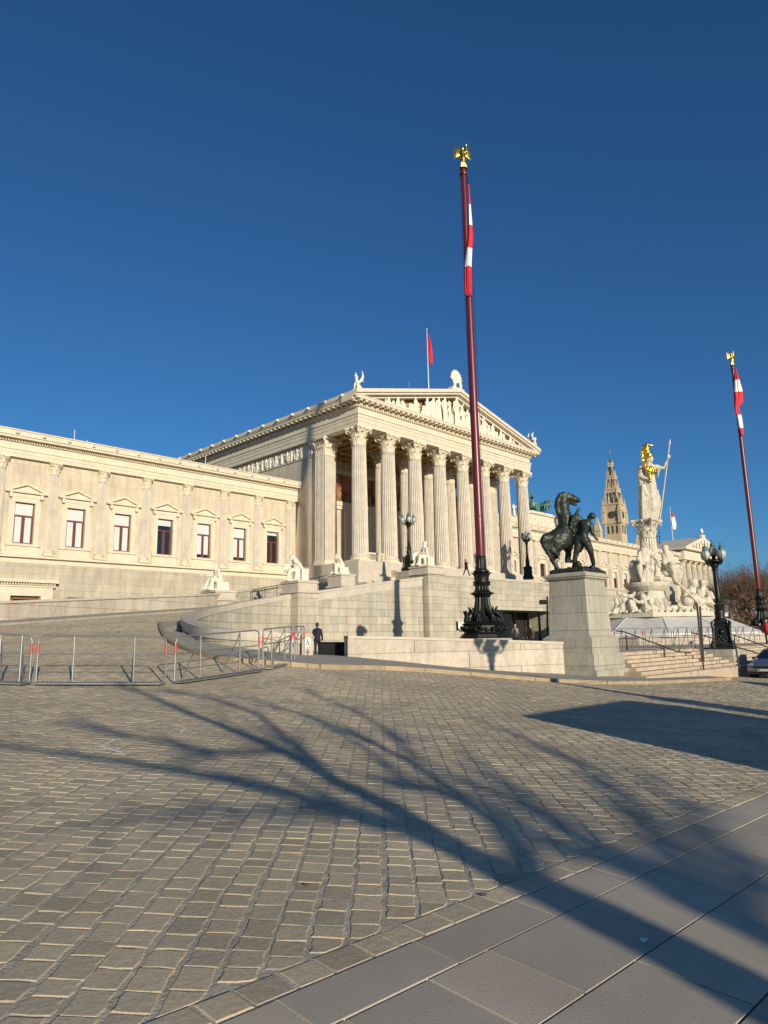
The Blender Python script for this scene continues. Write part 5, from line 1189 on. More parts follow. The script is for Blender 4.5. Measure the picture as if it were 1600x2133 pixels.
# ================================================================ BARRIERS
def barrier(a, b, h, label, group, lower_mesh=False, red=True, plate=True, back=None):
    """crowd barrier between ground points a and b"""
    a = Vector(a); b = Vector(b); d = b-a; L = math.hypot(d.x, d.y); dn_ = Vector((d.x, d.y, 0)).normalized(); sl = d.z/L
    t = thing('crowd_barrier', label, 'barrier', tuple(a), 0, group)
    P = lambda s, z, o=0: a + dn_*s + Vector((0,0,sl*s+z)) + Vector((-dn_.y, dn_.x, 0))*o
    m_ = MB(); q = .14
    m_.tube([P(.04,.05), P(.04,h-q), P(.07,h-q*.35), P(.04+q,h), P(L-.04-q,h), P(L-.07,h-q*.35), P(L-.04,h-q), P(L-.04,.05)], .02, 8); part('frame', m_, M['steel'], t)
    m_ = MB(); m_.tube([P(.04,h*.62), P(L-.04,h*.62)], .016, 6)
    m_.tube([P(.02,.035,-.03), P(L-.02,.035,-.03)], .02, 6); part('rails', m_, M['steel'], t)
    for s_ in (L*.28, L*.74):
        m_ = MB(); m_.tube([P(s_,h), P(s_,.03)], .02, 6); m_.tube([P(s_,h*.93,.02), P(s_-.12,.03,.5)], .017, 6); m_.sphere(P(s_,h*.93,.02), .03, 6, 5); part('stay', m_, M['steel'], t)
    if plate:
        m_ = MB(); m_.add([P(.1,.01,-.28), P(L-.1,.01,-.28), P(L-.02,.01,.0), P(.02,.01,.0), P(.1,.035,-.28), P(L-.1,.035,-.28), P(L-.02,.045,.0), P(.02,.045,.0)], [(0,3,2,1),(4,5,6,7),(0,1,5,4),(1,2,6,5),(2,3,7,6),(3,0,4,7)])
        part('foot_plate', m_, M['steel'], t)
        m_ = MB()
        for k in range(int(L/.09)): m_.tube([P(.12+k*.09,.05,-.25), P(.12+k*.09,.052,-.02)], .008, 4)
        part('plate_ribs', m_, M['steel'], t)
    if red:
        for s_ in (.04, L-.04): m_ = MB(); m_.tube([P(s_,h-.18), P(s_,h-.40)], .027, 8); part('red_sleeve', m_, M['redtape'], t)
    if lower_mesh:
        m_ = MB()
        for k in range(1, int(L/.07)): m_.tube([P(k*.07,.06), P(k*.07,h*.62)], .004, 3, False)
        for k in range(1, 9): m_.tube([P(.04,.06+k*h*.07), P(L-.04,.06+k*h*.07)], .004, 3, False)
        part('wire_mesh', m_, M['steel'], t)
    return t
gl_ = 'linked steel crowd barriers across the ramp foot'
ends = [(at(-150,1436,15.2), at(-36,1433,15.4)), (at(-34,1433,15.4), at(64,1430,15.5)), (at(70,1430,15.6), at(347,1425,16.1)), (at(360,1425,16.2), at(541,1404,18.6)), (at(546,1403,18.8), at(608,1388,21.3)), (at(613,1387,21.5), at(634,1378,23.2))]
labs = ['grey barrier outside the left edge', 'steel barrier with a wire mesh lower half at the left edge', 'wide steel barrier, second from the left, with a bent top rail', 'steel barrier in front of the kerb tip, third from the left', 'short looking steel barrier, fourth from the left', 'last steel barrier of the row, next to the wheelchair sign']
for i, (a, b) in enumerate(ends):
    if i == 0: continue
    a.z = zt(a.x, a.y)+.02; b.z = zt(b.x, b.y)+.02
    barrier(a, b, 1.08, labs[i], gl_, lower_mesh=(i == 1))
# mesh basket of the left barrier lying on the ground
g2 = 'crowd barriers standing before the covered fountain basin'
bx = [1281,1345,1405,1448,1492,1540,1588]; ds_ = [37.3,37.3,37.4,37.6,38.4,39.3,40.2]; bys = [1352.5,1353,1352,1352,1349,1348.5,1348]
nm = ['first from the horse pedestal', 'second from the horse pedestal', 'left of the slim dark post', 'between the slim post and the large lamp', 'right of the large lamp', 'rightmost of its row']
for i in range(6):
    a = at(bx[i], bys[i], ds_[i]); b = at(bx[i+1]-2, bys[i+1], ds_[i+1]); a.z = PL+.01; b.z = PL+.01
    barrier(a, b, 1.12, 'steel crowd barrier before the fountain tarpaulin, '+nm[i], g2, plate=False, red=i < 5)
# railing panel, sign pillar
t = thing('dark_guard_panel', 'low black louvred railing panel between the sign pillar and the low wall', 'railing', (18.0,20.9,.6))
a = at(665,1371,26.6); b = at(756,1375,26.2); z0 = zg(a.x, a.y)
m_ = MB(); m_.add([(a.x,a.y,z0),(b.x,b.y,z0-.05),(b.x,b.y,z0+.52),(a.x,a.y,z0+.55),(a.x+.06,a.y+.08,z0),(b.x+.06,b.y+.08,z0-.05),(b.x+.06,b.y+.08,z0+.52),(a.x+.06,a.y+.08,z0+.55)], [(0,1,2,3),(4,7,6,5),(0,4,5,1),(2,6,7,3),(0,3,7,4),(1,5,6,2)]); part('panel', m_, M['dark'], t)
m_ = MB(); d = (b-a); d.z = 0; n_ = Vector((d.y, -d.x, 0)).normalized()*.03
for k in range(7): z = z0+.04+k*.065; m_.tube([a+n_+Vector((0,0,z-a.z)), b+n_+Vector((0,0,z-b.z-.02))], .014, 4)
for k in (0, .45, .93): q_ = a.lerp(b, k); m_.tube([Vector((q_.x,q_.y,z0))+n_, Vector((q_.x,q_.y,z0+.52))+n_], .02, 4)
m_.tube([a+n_+Vector((0,0,z0+.56-a.z)), b+n_+Vector((0,0,z0+.53-b.z))], .04, 6); part('louvres', m_, M['plastic'], t)
p = at(641,1371,24.2); z0 = zg(p.x, p.y)
vd = Vector((p.x, p.y, 0)).normalized(); rt = Vector((vd.y, -vd.x, 0))
t = thing('sign_pillar', 'pale pillar with a wheelchair symbol and a grey arrow, by the man in the dark suit', 'sign', (p.x, p.y, z0-.1))
m_ = MB(); m_.cbox((p.x,p.y,z0-.1), .36,.34,.93, math.atan2(rt.y, rt.x)); part('pillar', m_, M['lowwall'], t)
fc = Vector((p.x, p.y, 0)) - vd*.178
def face(u, v): return fc + rt*u + Vector((0,0,z0+v))
def decal(polys, mat, name, off=.004):
    m_ = MB()
    for P in polys:
        vs = [face(u, v)-vd*off for u, v in P]+[face(u, v) for u, v in P]; n = len(P)
        m_.add(vs, [tuple(range(n)), tuple(range(2*n-1, n-1, -1))]+[(i, i+n, (i+1) % n+n, (i+1) % n) for i in range(n)])
    return part(name, m_, mat, t)
pl = decal([[(-.1,.40),(.1,.40),(.1,.70),(-.1,.70)]], M['white'], 'sign_plate')
circ = lambda cx, cy, r, a0=0, a1=360, n=14, w_=.022: [[(cx+(r+w_/2)*math.cos(math.radians(a0+(a1-a0)*k/n)), cy+(r+w_/2)*math.sin(math.radians(a0+(a1-a0)*k/n))), (cx+(r+w_/2)*math.cos(math.radians(a0+(a1-a0)*(k+1)/n)), cy+(r+w_/2)*math.sin(math.radians(a0+(a1-a0)*(k+1)/n))), (cx+(r-w_/2)*math.cos(math.radians(a0+(a1-a0)*(k+1)/n)), cy+(r-w_/2)*math.sin(math.radians(a0+(a1-a0)*(k+1)/n))), (cx+(r-w_/2)*math.cos(math.radians(a0+(a1-a0)*k/n)), cy+(r-w_/2)*math.sin(math.radians(a0+(a1-a0)*k/n)))] for k in range(n)]
decal(circ(-.005,.49,.05,-200,30)+[[(-.02,.655),(.01,.655),(.01,.625),(-.02,.625)],[(-.02,.615),(.005,.615),(.01,.52),(-.015,.52)],[(-.015,.54),(-.015,.515),(.045,.515),(.045,.54)],[(.03,.53),(.05,.53),(.07,.45),(.05,.45)],[(0,.585),(.05,.585),(.05,.567),(0,.567)]], M['plastic'], 'wheelchair_symbol', .008)
decal([[(-.03,.30),(.03,.30),(.03,.2),(-.03,.2)],[(-.075,.2),(.075,.2),(0,.09)]], M['roof'], 'arrow')
t = thing('warning_post', 'grey post with red and white tape by the ramp parapet, behind the barriers', 'post', tuple(at(523,1364,24.2)))
a = at(523,1364,24.2); b = at(523,1317,24.2); m_ = MB(); m_.tube([a, b], .06, 8); part('post', m_, M['railing'], t)
m_ = MB(); m_.tube([at(517,1363,24), at(518,1340,24.1), at(518,1328,24.1)], .02, 5); m_.tube([at(524,1362,24), at(540,1360,23.9), at(552,1356,23.8)], .02, 5); m_.tube([at(524,1325,24.1), at(550,1330,23.6), at(585,1328,23.4)], .012, 4); part('red_tape', m_, M['redtape'], t)
m_ = MB(); m_.tube([at(526,1364,24), at(545,1358,23.9), at(556,1357,23.8)], .025, 5); part('white_tape', m_, M['white'], t)
t = thing('notice_board', 'small white notice board on the wall behind the flagpole base', 'sign', (46.4,37.3,2.2)); a = onY(952,1312,37.35); b = onY(976,1296,37.35); m_ = MB(); m_.box(a.x, b.x, 37.25, 37.36, a.z, b.z); part('panel', m_, M['white'], t); m_ = MB(); m_.box(a.x-.05, a.x, 37.2, 37.38, a.z-.05, b.z+.05); part('edge', m_, M['iron'], t)
t = tag(part('waterspout', MB().sphere(tuple(onY(922,1270,37.32)), .14, 8, 6), M['iron']), 'small dark round spout in the terrace wall left of the flagpole base', 'spout')
# balustrades between the portico columns
for x, y, z, w_, lab in ((49.4,50.0,FL,2.2,'pierced stone balustrade between the first two columns'), (76.0,46.5,7.6,2.4,'dark pierced balustrade beside the last portico column')):
    t = thing('balustrade', lab, 'balustrade', (x, y, z)); m_ = MB(); m_.box(-w_/2, w_/2, -.12, .12, .95, 1.1); m_.box(-w_/2, w_/2, -.12, .12, 0, .12); m_.box(-w_/2, -w_/2+.14, -.14, .14, .12, .95); m_.box(w_/2-.14, w_/2, -.14, .14, .12, .95); lpart('frame', m_, M['trim'], t)
    m_ = MB(); n = 6
    for i in range(n):
        for j in range(3):
            cx = -w_/2+.28+(w_-.56)*i/(n-1); cz = .26+.27*j; m_.tube([(cx+.13*math.cos(q*PI/4), 0, cz+.13*math.sin(q*PI/4)) for q in range(9)], .03, 4)
    lpart('lattice', m_, M['cap'] if x < 60 else M['iron'], t)
# ================================================================ FOUNTAIN
FC = (62.1, 27.1)
ft = thing('monumental_fountain', 'big white marble fountain with seated figures round a fluted column, pool wrapped for winter', 'fountain', (FC[0], FC[1], PL))
E_ = lambda u, v, d=0.0: at(1280+u/5.077, 900+v/5.077, 63.0+d)
# covered pool: stone basin wall and stretched tarpaulin
def ring(mb, r0, z0, r1, z1, n=8, c=FC, sq=True, sx=1.0):
    vs = []
    for r, z in ((r0,z0),(r1,z1)):
        for k in range(n):
            a = 2*PI*k/n + (PI/n if sq else 0); vs.append((c[0]+r*math.cos(a)*sx, c[1]+r*math.sin(a), z))
    mb.add(vs, [(k, (k+1) % n, n+(k+1) % n, n+k) for k in range(n)]+[tuple(range(n))[::-1], tuple(range(n, 2*n))])
m_ = MB(); ring(m_, 8.6, PL, 8.6, 1.42, 12); ring(m_, 8.75, 1.42, 8.75, 1.6, 12); part('basin_wall', m_, M['lowwall'], ft)
m_ = MB(); n = 24; R0, R1 = 8.7, 5.2
vs = []; fs = []
for j, (r, z) in enumerate(((8.72,1.45),(8.6,1.75),(7.6,2.18),(6.6,2.62),(5.6,3.08),(5.2,3.22),(0,3.24))):
    for k in range(n):
        a = 2*PI*k/n; rr = r*(1-.035*abs(math.sin(6*a))); vs.append((FC[0]+rr*math.cos(a), FC[1]+rr*math.sin(a), z-(.06*abs(math.sin(6*a)) if 0 < j < 5 else 0)))
for j in range(6):
    for k in range(n): fs.append((j*n+k, j*n+(k+1) % n, (j+1)*n+(k+1) % n, (j+1)*n+k))
m_.add(vs, fs); tp = part('tarpaulin', m_, M['tarp'], ft)
m_ = MB()
for k in range(12): a = 2*PI*k/12; m_.tube([(FC[0]+r*math.cos(a), FC[1]+r*math.sin(a), z+.012) for r, z in ((8.62,1.77),(6.6,2.64),(5.3,3.2))], .022, 4)
part('tarpaulin_seams', m_, M['blind'], tp)
m_ = MB(); ring(m_, 6.0, 3.1, 6.0, 3.42, 8); ring(m_, 5.7, 3.42, 5.7, 3.6, 8); part('marble_platform', m_, M['sculpt'], ft)
for k in range(60): pass
m_ = MB()
for k in range(64):
    a = 2*PI*k/64; m_.sphere((FC[0]+5.5*math.cos(a), FC[1]+5.5*math.sin(a), 3.62), .13, 6, 5)
part('bead_moulding', m_, M['sculpt'], ft)
# central grey block pier, marble pedestal, fluted column, capital
m_ = MB(); m_.cbox((FC[0],FC[1],3.4), 3.7,3.7,1.1, .0); m_.cbox((FC[0],FC[1],4.5), 3.2,3.2,1.0); m_.cbox((FC[0],FC[1],5.5), 2.9,2.9,.95); part('pier', m_, M['greystone'], ft)
m_ = MB(); m_.cbox((FC[0],FC[1],6.45), 2.8,2.8,.3); m_.lathe([(1.15,6.75),(1.15,6.95),(.95,7.05),(.98,7.2),(.8,7.3)], (FC[0],FC[1],0), 32); part('column_base', m_, M['sculpt'], ft)
m_ = shaft_mb(.80, .72, 3.35, 20, (FC[0], FC[1], 7.25)); fcx = part('fluted_column', m_, M['sculpt'], ft)
m_ = MB(); capital(m_, .76, 1.75, (FC[0], FC[1], 10.35)); m_.cbox((FC[0],FC[1],11.98), 2.0,2.0,.12, 0); part('capital', m_, M['sculpt'], fcx)
def fblob(name, prims, vox, amp=.02, f=14, parent=ft, mat=None, sm=1, seed=0):
    m_ = MB()
    for p in prims:
        if p[0] == 's': m_.sphere(p[1], p[2], 12, 9, p[3] if len(p) > 3 else (1,1,1))
        elif p[0] == 'b': m_.taper(*p[1:])
        else: limb(m_, p[0], p[1])
    me = remesh(m_, vox, disp=fold(amp*1.9, f*1.1, seed, 99), smooth=sm); me.materials.append(mat or M['sculpt']); o = bpy.data.objects.new(name, me); C.objects.link(o); o.parent = parent; o.matrix_parent_inverse = abs_mat(parent).inverted(); return o
def robed(head, neck, sh, hip, kneeL, kneeR, footL, footR, d0, r=1.0, arms=(), extra=()):
    P = lambda q, dd=0: E_(q[0], q[1], d0+dd)
    pr = [('s', P(head), .27*r, (1,1,1.2)), ('s', P((head[0], head[1]-16)), .29*r, (1,1,.9)), ([P(head), P(neck)], [.15*r,.15*r]), ([P((sh[0]-38*r, sh[1])), P((sh[0]+38*r, sh[1]))], [.21*r,.21*r]), ([P(sh), P(hip)], [.40*r,.50*r]),
          ([P(hip), P(kneeL,-1.0)], [.42*r,.33*r]), ([P(hip), P(kneeR,-1.0)], [.42*r,.33*r]), ([P(kneeL,-1.0), P(footL,-1.0)], [.31*r,.19*r]), ([P(kneeR,-1.0), P(footR,-1.0)], [.31*r,.19*r])]
    mid = lambda a, b: ((a[0]+b[0])/2, (a[1]+b[1])/2)
    pr += [([P(mid(kneeL, kneeR),-.9), P(mid(footL, footR),-.85)], [.34*r,.36*r]), ([P(hip,.1), P((hip[0]+10, footL[1]-10),.2)], [.55*r,.6*r])]
    for a in arms: pr.append(([P(q,dd) for q, dd in a], [.18*r,.15*r,.1*r][:len(a)]))
    return pr + list(extra)
fblob('seated_figure', robed((325,1195),(330,1235),(310,1275),(300,1400),(265,1440),(385,1440),(300,1585),(385,1580),-1.6,1.12, [[((262,1280),-.1),((250,1350),-.4),((290,1400),-1.0)],[((365,1265),0),((440,1340),-.2),((480,1420),-.5)]],
     [([E_(350,1390,-3.1), E_(325,1480,-3.1), E_(310,1580,-3.1)], [.09,.08,.03]), ([E_(200,1390,-1.4), E_(190,1450,-1.6), E_(215,1530,-1.7), E_(260,1580,-1.8)], [.28,.36,.36,.3]), ([E_(460,1370,-1.2), E_(450,1480,-1.2), E_(430,1580,-1.2)], [.2,.26,.3])]), .06, .035, 8, seed=1)
fblob('seated_figure', robed((537,1240),(550,1275),(560,1300),(560,1420),(620,1430),(690,1440),(640,1560),(685,1590),.9,1.05, [[((600,1300),0),((625,1370),-.3),((590,1390),-.8)],[((520,1300),0),((520,1380),-.2),((560,1430),-.4)]],
     [([E_(600,1450,.2), E_(660,1500,0)], [.4,.36]), ([E_(540,1490,.5), E_(640,1520,.4)], [.36,.3])]), .06, .035, 8, seed=4)
# shell bowl under the left figure
m_ = MB(); cB = E_(345,1650,-2.2); m_.lathe([(.6,-1.1),(1.35,-1.0),(1.35,-.35),(1.55,-.2),(1.85,.1),(1.95,.32),(1.92,.42),(1.2,.46)], (cB.x,cB.y,cB.z), 28); part('stone_bowl', m_, M['sculpt'], ft)
m_ = MB(); m_.lathe([(1.3,-2.2),(1.25,-1.0)], (cB.x,cB.y,cB.z), 24); part('bowl_pier', m_, M['greystone'], ft)
G = lambda pts, d: [E_(u, v, d) for u, v in pts]
# reclining river gods and putti, left group
fblob('reclining_figure', [('s', E_(300,1735,-4.2), .26), (G(((300,1750),(330,1800),(345,1850)),-4.2), [.22,.36,.36]), (G(((345,1850),(430,1870),(500,1895)),-4.4), [.36,.28,.14]), (G(((375,1790),(395,1850),(400,1900)),-4.6), [.16,.14,.1]), (G(((330,1790),(250,1800),(200,1760)),-4.3), [.17,.14,.12]),
   (G(((300,1880),(420,1900)),-4.0), [.3,.3]), ('s', E_(378,1700,-4.0), .24), (G(((378,1700),(350,1755),(330,1790)),-4.0), [.24,.2,.18]), (G(((385,1735),(390,1800)),-3.9),[.2,.22])], .055, .025, 9, seed=2)
fblob('reclining_figure', [('s', E_(110,1790,-3.6), .25), (G(((120,1810),(90,1860),(60,1900)),-3.6), [.3,.34,.3]), (G(((60,1890),(10,1900),(-60,1910)),-3.6), [.3,.25,.15]), (G(((160,1840),(230,1900)),-3.8), [.34,.32]), (G(((50,1700),(110,1730),(170,1740),(210,1700)),-3.6), [.14,.22,.22,.12]), ('s', E_(190,1790,-4.0), .3),
   (G(((180,1800),(200,1860),(210,1900)),-4.1),[.3,.34,.3]), (G(((20,1770),(40,1830),(10,1890)),-3.2),[.2,.25,.25]), (G(((70,1730),(95,1770)),-3.5),[.14,.18])], .055, .045, 9, seed=6)
fblob('sea_creature', [('s', E_(560,1870,-3.6), .28), (G(((500,1890),(560,1880),(600,1890)),-3.6), [.2,.26,.1]), (G(((480,1790),(500,1830),(490,1880)),-3.4), [.18,.22,.24]), ('s', E_(465,1780,-3.4), .2), (G(((610,1860),(640,1860)),-3.0), [.25,.25])], .055, .03, 9, seed=3)
# right group: couple of river gods with oar
fblob('reclining_figure', [('s', E_(835,1600,-2.6), .34, (1,1,1.15)), ('s', E_(830,1580,-2.6), .36, (1.1,1.1,.8)), (G(((830,1640),(800,1700),(760,1760)),-2.6), [.3,.52,.52]), (G(((760,1680),(735,1760),(740,1830)),-2.8), [.22,.18,.14]), (G(((770,1790),(850,1740),(900,1790),(890,1870)),-3.2), [.42,.34,.26,.16]), (G(((760,1800),(760,1880),(800,1900)),-2.9), [.4,.34,.26]), (G(((690,1830),(760,1890)),-3.0), [.25,.35])], .06, .025, 9, seed=5)
fblob('reclining_figure', [('s', E_(935,1610,-1.6), .31, (1,1,1.15)), ('s', E_(930,1590,-1.6), .33, (1.1,1.1,.8)), (G(((930,1650),(900,1710),(890,1780)),-1.6), [.27,.46,.46]), (G(((965,1670),(1000,1730),(1030,1740)),-1.8), [.2,.16,.12]), (G(((1010,1740),(1060,1750),(1110,1765)),-1.8), [.24,.16,.1]), (G(((900,1790),(990,1780),(1060,1850),(1075,1910)),-2.2), [.42,.32,.24,.14]), (G(((880,1850),(960,1880),(1030,1900)),-2.0), [.42,.38,.24]), ('s', E_(1005,1720,-1.9), .34)], .06, .03, 9, seed=8)
m_ = MB(); m_.tube([E_(668,1590,-3.6), E_(780,1700,-3.6), E_(880,1800,-3.6), E_(890,1920,-3.4)], [.1,.07,.06,.05], 8); part('oar', m_, M['sculpt'], ft)
# goddess statue
gd = thing('goddess_statue', 'tall white marble goddess with gilded helmet and breastplate, holding a spear on the fountain column', 'statue', (FC[0], FC[1], 12.1))
A_ = lambda u, v, d=0.0: at(1280+u/5.077, 900+v/5.077, 65.2+d)
pr = [('s', A_(372,285), .30, (.95,1,1.25)), ([A_(362,310), A_(362,350)], [.16,.2]), ([A_(305,365), A_(445,372)], [.26,.24]), ([A_(370,380), A_(375,470)], [.50,.46]), ([A_(375,470), A_(375,600)], [.46,.66]), ([A_(360,560), A_(385,800)], [.68,.66]), ([A_(330,620), A_(330,930)], [.5,.38]), ([A_(380,700), A_(385,930)], [.6,.5]), ([A_(420,640), A_(455,760), A_(440,930)], [.42,.36,.26]),
      ([A_(280,380,.1), A_(270,470,0), A_(360,500,-.5)], [.27,.22,.13]), ([A_(285,480,.1), A_(285,640,.1)], [.30,.2]), ([A_(450,370,0), A_(515,385,-.2), A_(560,300,-.3)], [.22,.15,.10]), ([A_(470,385), A_(460,470)], [.22,.1]), ('s', A_(568,262,-.3), .14, (1,1,1.3)), ([A_(290,400,.4), A_(290,900,.4)], [.3,.3])]
for k in range(9): pr.append(([A_(295+k*20, 560+(k % 3)*30, -.48), A_(300+k*19, 935, -.42)], [.10,.11]))
pr += [([A_(400,640,-.5), A_(470,720,-.4), A_(485,760,-.3)], [.14,.12,.05]), ([A_(300,560,-.4), A_(330,650,-.5), A_(420,700,-.5)], [.14,.14,.1])]
for k in range(4): pr.append(([A_(560,240+k*11,-.45), A_(585,244+k*11,-.42), A_(588,248+k*11,-.3)], [.045,.045,.035]))
pr += [('s', A_(392,292,-.24), .06), ('s', A_(388,306,-.22), .05)]
fblob('body', pr, .05, .03, 7, gd, seed=3)
fblob('helmet', [('s', A_(345,215), .33), ('s', A_(330,190,.05), .26), ('s', A_(345,170), .2), ('s', A_(362,250), .36, (.95,1,1)), ([A_(335,300,.0), A_(318,330,.1)], [.14,.12]), ([A_(345,232), A_(300,250,.1), A_(292,200,.1), A_(310,155,0), A_(350,137,-.05), A_(400,142,-.1)], [.2,.16,.15,.16,.14,.05]), ([A_(300,250,.1), A_(300,300,.1), A_(320,330,.1)], [.15,.12,.07]), ([A_(350,210), A_(345,170)], [.2,.18]), ([A_(385,240,-.2), A_(404,232,-.3)], [.1,.05])], .045, .035, 7, gd, M['gold'])
fblob('breastplate', [([A_(330,375,-.36), A_(430,390,-.36)], [.2,.2]), ([A_(345,400,-.42), A_(420,430,-.42)], [.2,.2]), ([A_(370,440,-.45), A_(385,470,-.42)], [.17,.12]), ([A_(310,345,-.2), A_(330,380,-.35)], [.15,.15])]+[('s', A_(320+14*k, 360+(k*37 % 60), -.56), .1) for k in range(9)], .04, .04, 8, gd, M['gold'])
fblob('small_golden_figure', [('s', A_(380,515,-.7), .15), ([A_(378,490,-.7), A_(375,450,-.7)], [.11,.07])], .035, .02, 8, gd, M['gold'])
m_ = MB(); m_.tube([A_(478,952,-.3), A_(565,280,-.35), A_(582,130,-.35), A_(588,75,-.35)], [.07,.06,.055,.01], 8); m_.tube([A_(580,150,-.35), A_(584,110,-.35), A_(589,72,-.35)], [.05,.11,.01], 6); part('spear', m_, M['sculpt'], gd)
# ================================================================ TOWN HALL TOWER
TD = 380
tz = lambda px, py: at(px, py, TD)
tc = at(1285, 1130, TD); tw_ = thing('town_hall_tower', 'slender gothic clock tower with pinnacles far behind the right wing', 'tower', (tc.x, tc.y, 0))
mpp = TD/FOC
Z = lambda py: at(1285, py, TD+.18*(1322-py)*mpp).z
ry = .12
B_ = lambda mb, zpy0, zpy1, w0, w1=None, dx=0: mb.taper((tc.x, tc.y, Z(zpy0)), w0, w0, w1 or w0, w1 or w0, Z(zpy1)-Z(zpy0), ry)
m_ = MB(); B_(m_, 1330, 1060, 8.9); B_(m_, 1098, 1094, 9.8); B_(m_, 1060, 1057, 9.8); B_(m_, 1057, 1028, 6.6, 6.2); B_(m_, 1028, 1025, 6.9); B_(m_, 1025, 1002, 4.8, 4.2); B_(m_, 1002, 999, 4.8); B_(m_, 999, 975, 2.9, 2.1); B_(m_, 975, 972, 2.6); part('shaft', m_, M['tower'], tw_)
m_ = MB(); B_(m_, 972, 953, 1.8, .25); m_.tube([(tc.x,tc.y,Z(954)),(tc.x,tc.y,Z(943))], .25, 5); part('spire', m_, M['patina'], tw_)
def pinn(mb, ox, oy, z0, h, w_): 
    c, s = math.cos(ry), math.sin(ry); x, y = tc.x+ox*c-oy*s, tc.y+ox*s+oy*c
    mb.taper((x,y,z0), w_, w_, w_*.9, w_*.9, h*.45, ry); mb.taper((x,y,z0+h*.45), w_*1.25, w_*1.25, w_*.9, w_*.9, h*.05, ry); mb.taper((x,y,z0+h*.5), w_*.8, w_*.8, .06, .06, h*.5, ry)
for a, b in ((-1,-1),(1,-1),(1,1),(-1,1)):
    for o_, z, h, w2 in ((4.5, Z(1098), 15, 2.0), (3.2, Z(1062), 10, 1.3), (2.4, Z(1030), 7, .9), (1.7, Z(1003), 5, .6), (1.0, Z(976), 3, .4)):
        m_ = MB(); pinn(m_, a*o_, b*o_, z, h, w2); part('pinnacle', m_, M['tower'], tw_)
for q in ((0,-1),(-1,0),(1,0),(0,1)):
    for o_, z, h, w2 in ((3.4, Z(1062), 7, .9), (2.6, Z(1030), 5.5, .7), (1.8, Z(1003), 4, .5)):
        for e in (-.45, .45): m_ = MB(); pinn(m_, q[0]*o_+q[1]*e*o_, q[1]*o_+q[0]*e*o_, z, h, w2*.8); part('pinnacle', m_, M['tower'], tw_)
def openings(z0, z1, half, w2, xs):
    m_ = MB(); c, s = math.cos(ry), math.sin(ry)
    for nx, ny in ((0,-1),(-1,0),(1,0)):
        for u in xs:
            ox, oy = nx*half+ny*u, ny*half+nx*u
            x, y = tc.x+ox*c-oy*s, tc.y+ox*s+oy*c; m_.cbox((x,y,z0), w2 if ny else .3, .3 if ny else w2, z1-z0, ry); m_.sphere((x,y,z1), w2*.5, 6, 5, (1,1,1.6))
    part('openings', m_, M['tower_dark'], tw_)
openings(Z(1092), Z(1068), 4.32, 1.0, (-2.2,0,2.2)) if 0 else None
openings(Z(1055), Z(1036), 3.3, .85, (-1.8,0,1.8)); openings(Z(1022), Z(1008), 2.3, .7, (-1.0,1.0)); openings(Z(997), Z(981), 1.3, .5, (-.4,.4)); openings(Z(1118), Z(1104), 4.47, .9, (-2.4,0,2.4))
for nx, ny in ((0,-1),(-1,0)):
    c, s = math.cos(ry), math.sin(ry); o = 4.5; x, y = tc.x+nx*o*c-ny*o*s, tc.y+nx*o*s+ny*o*c; d = Vector((nx*c-ny*s, nx*s+ny*c, 0))
    m_ = MB(); p = Vector((x, y, Z(1080))); m_.tube([p-d*.2, p+d*.2], 2.0, 20); ck = part('clock_face', m_, M['tower_dark'], tw_); m_ = MB(); m_.tube([p+d*.25, p+d*.25+Vector((0,0,1.4))], .14, 4); r_ = Vector((-d.y, d.x, 0)); m_.tube([p+d*.25, p+d*.25+r_*.9+Vector((0,0,.4))], .14, 4)
    for k in range(12): a = k*PI/6; q = p+d*.25+(r_*math.cos(a)+Vector((0,0,1))*math.sin(a))*1.65; m_.sphere(tuple(q), .14, 5, 4)
    part('clock_hands', m_, M['gold'], ck)
# low side turrets of the town hall roof line
for px, top, w2 in ((1248,1082,3.4),(1331,1112,3.0)):
    p = at(px, 1130, TD); t_ = thing('town_hall_turret', 'small gothic turret '+('left' if px < 1280 else 'right')+' of the clock tower', 'turret', (p.x, p.y, 0)); m_ = MB(); z1 = Z(top); m_.taper((p.x,p.y,0), w2, w2, w2, w2, z1-8, ry); part('shaft', m_, M['tower'], t_); m_ = MB(); m_.taper((p.x,p.y,z1-8), w2*1.2, w2*1.2, .1, .1, 8, ry); part('spire', m_, M['tower'], t_)
# ================================================================ TREES IN THE PARK
def bare_tree(seed, h, spread=.42, depth=6, r0=.32, fine=True):
    r = random.Random(seed); T = MB(); W = MB(); cnt = [0]
    def grow(p, d, L, rad, lv):
        n = 3; pts = [p]; q = p; dd = d
        for i in range(n):
            dd = (dd + Vector((r.uniform(-1,1), r.uniform(-1,1), r.uniform(-.4,.6)))*.16).normalized(); q = q+dd*L/n; pts.append(q)
        tgt = T if lv < 2 else W
        tgt.tube(pts, [rad*(1-.35*i/n) for i in range(n+1)], 6 if lv < 2 else 3, cap=False)
        if lv >= depth: return
        k = r.choice((2,3,3)) if lv < 4 else r.choice((2,3))
        if lv == 0: k = 5
        for i in range(k):
            a = r.uniform(0, 2*PI); t_ = dd.orthogonal().normalized(); t2 = dd.cross(t_); sp = spread*r.uniform(.6,1.5)+(.1 if lv else .15)
            nd = (dd + (t_*math.cos(a)+t2*math.sin(a))*sp + Vector((0,0,.12))).normalized(); st_ = pts[-1] if i < 2 else pts[-1].lerp(pts[-2], r.uniform(0,.9)); grow(st_, nd, L*r.uniform(.62,.84), rad*.58, lv+1)
    grow(Vector((0,0,0)), Vector((0,0,1)), h*.26, r0, 0); return T, W
TREES = []
for s_ in range(3):
    T, W = bare_tree(40+s_, 17, .5, 7, .36); TREES.append((T.mesh('trunk', M['bark']), W.mesh('branches', M['twig'])))
    print('tree faces', len(W.f))
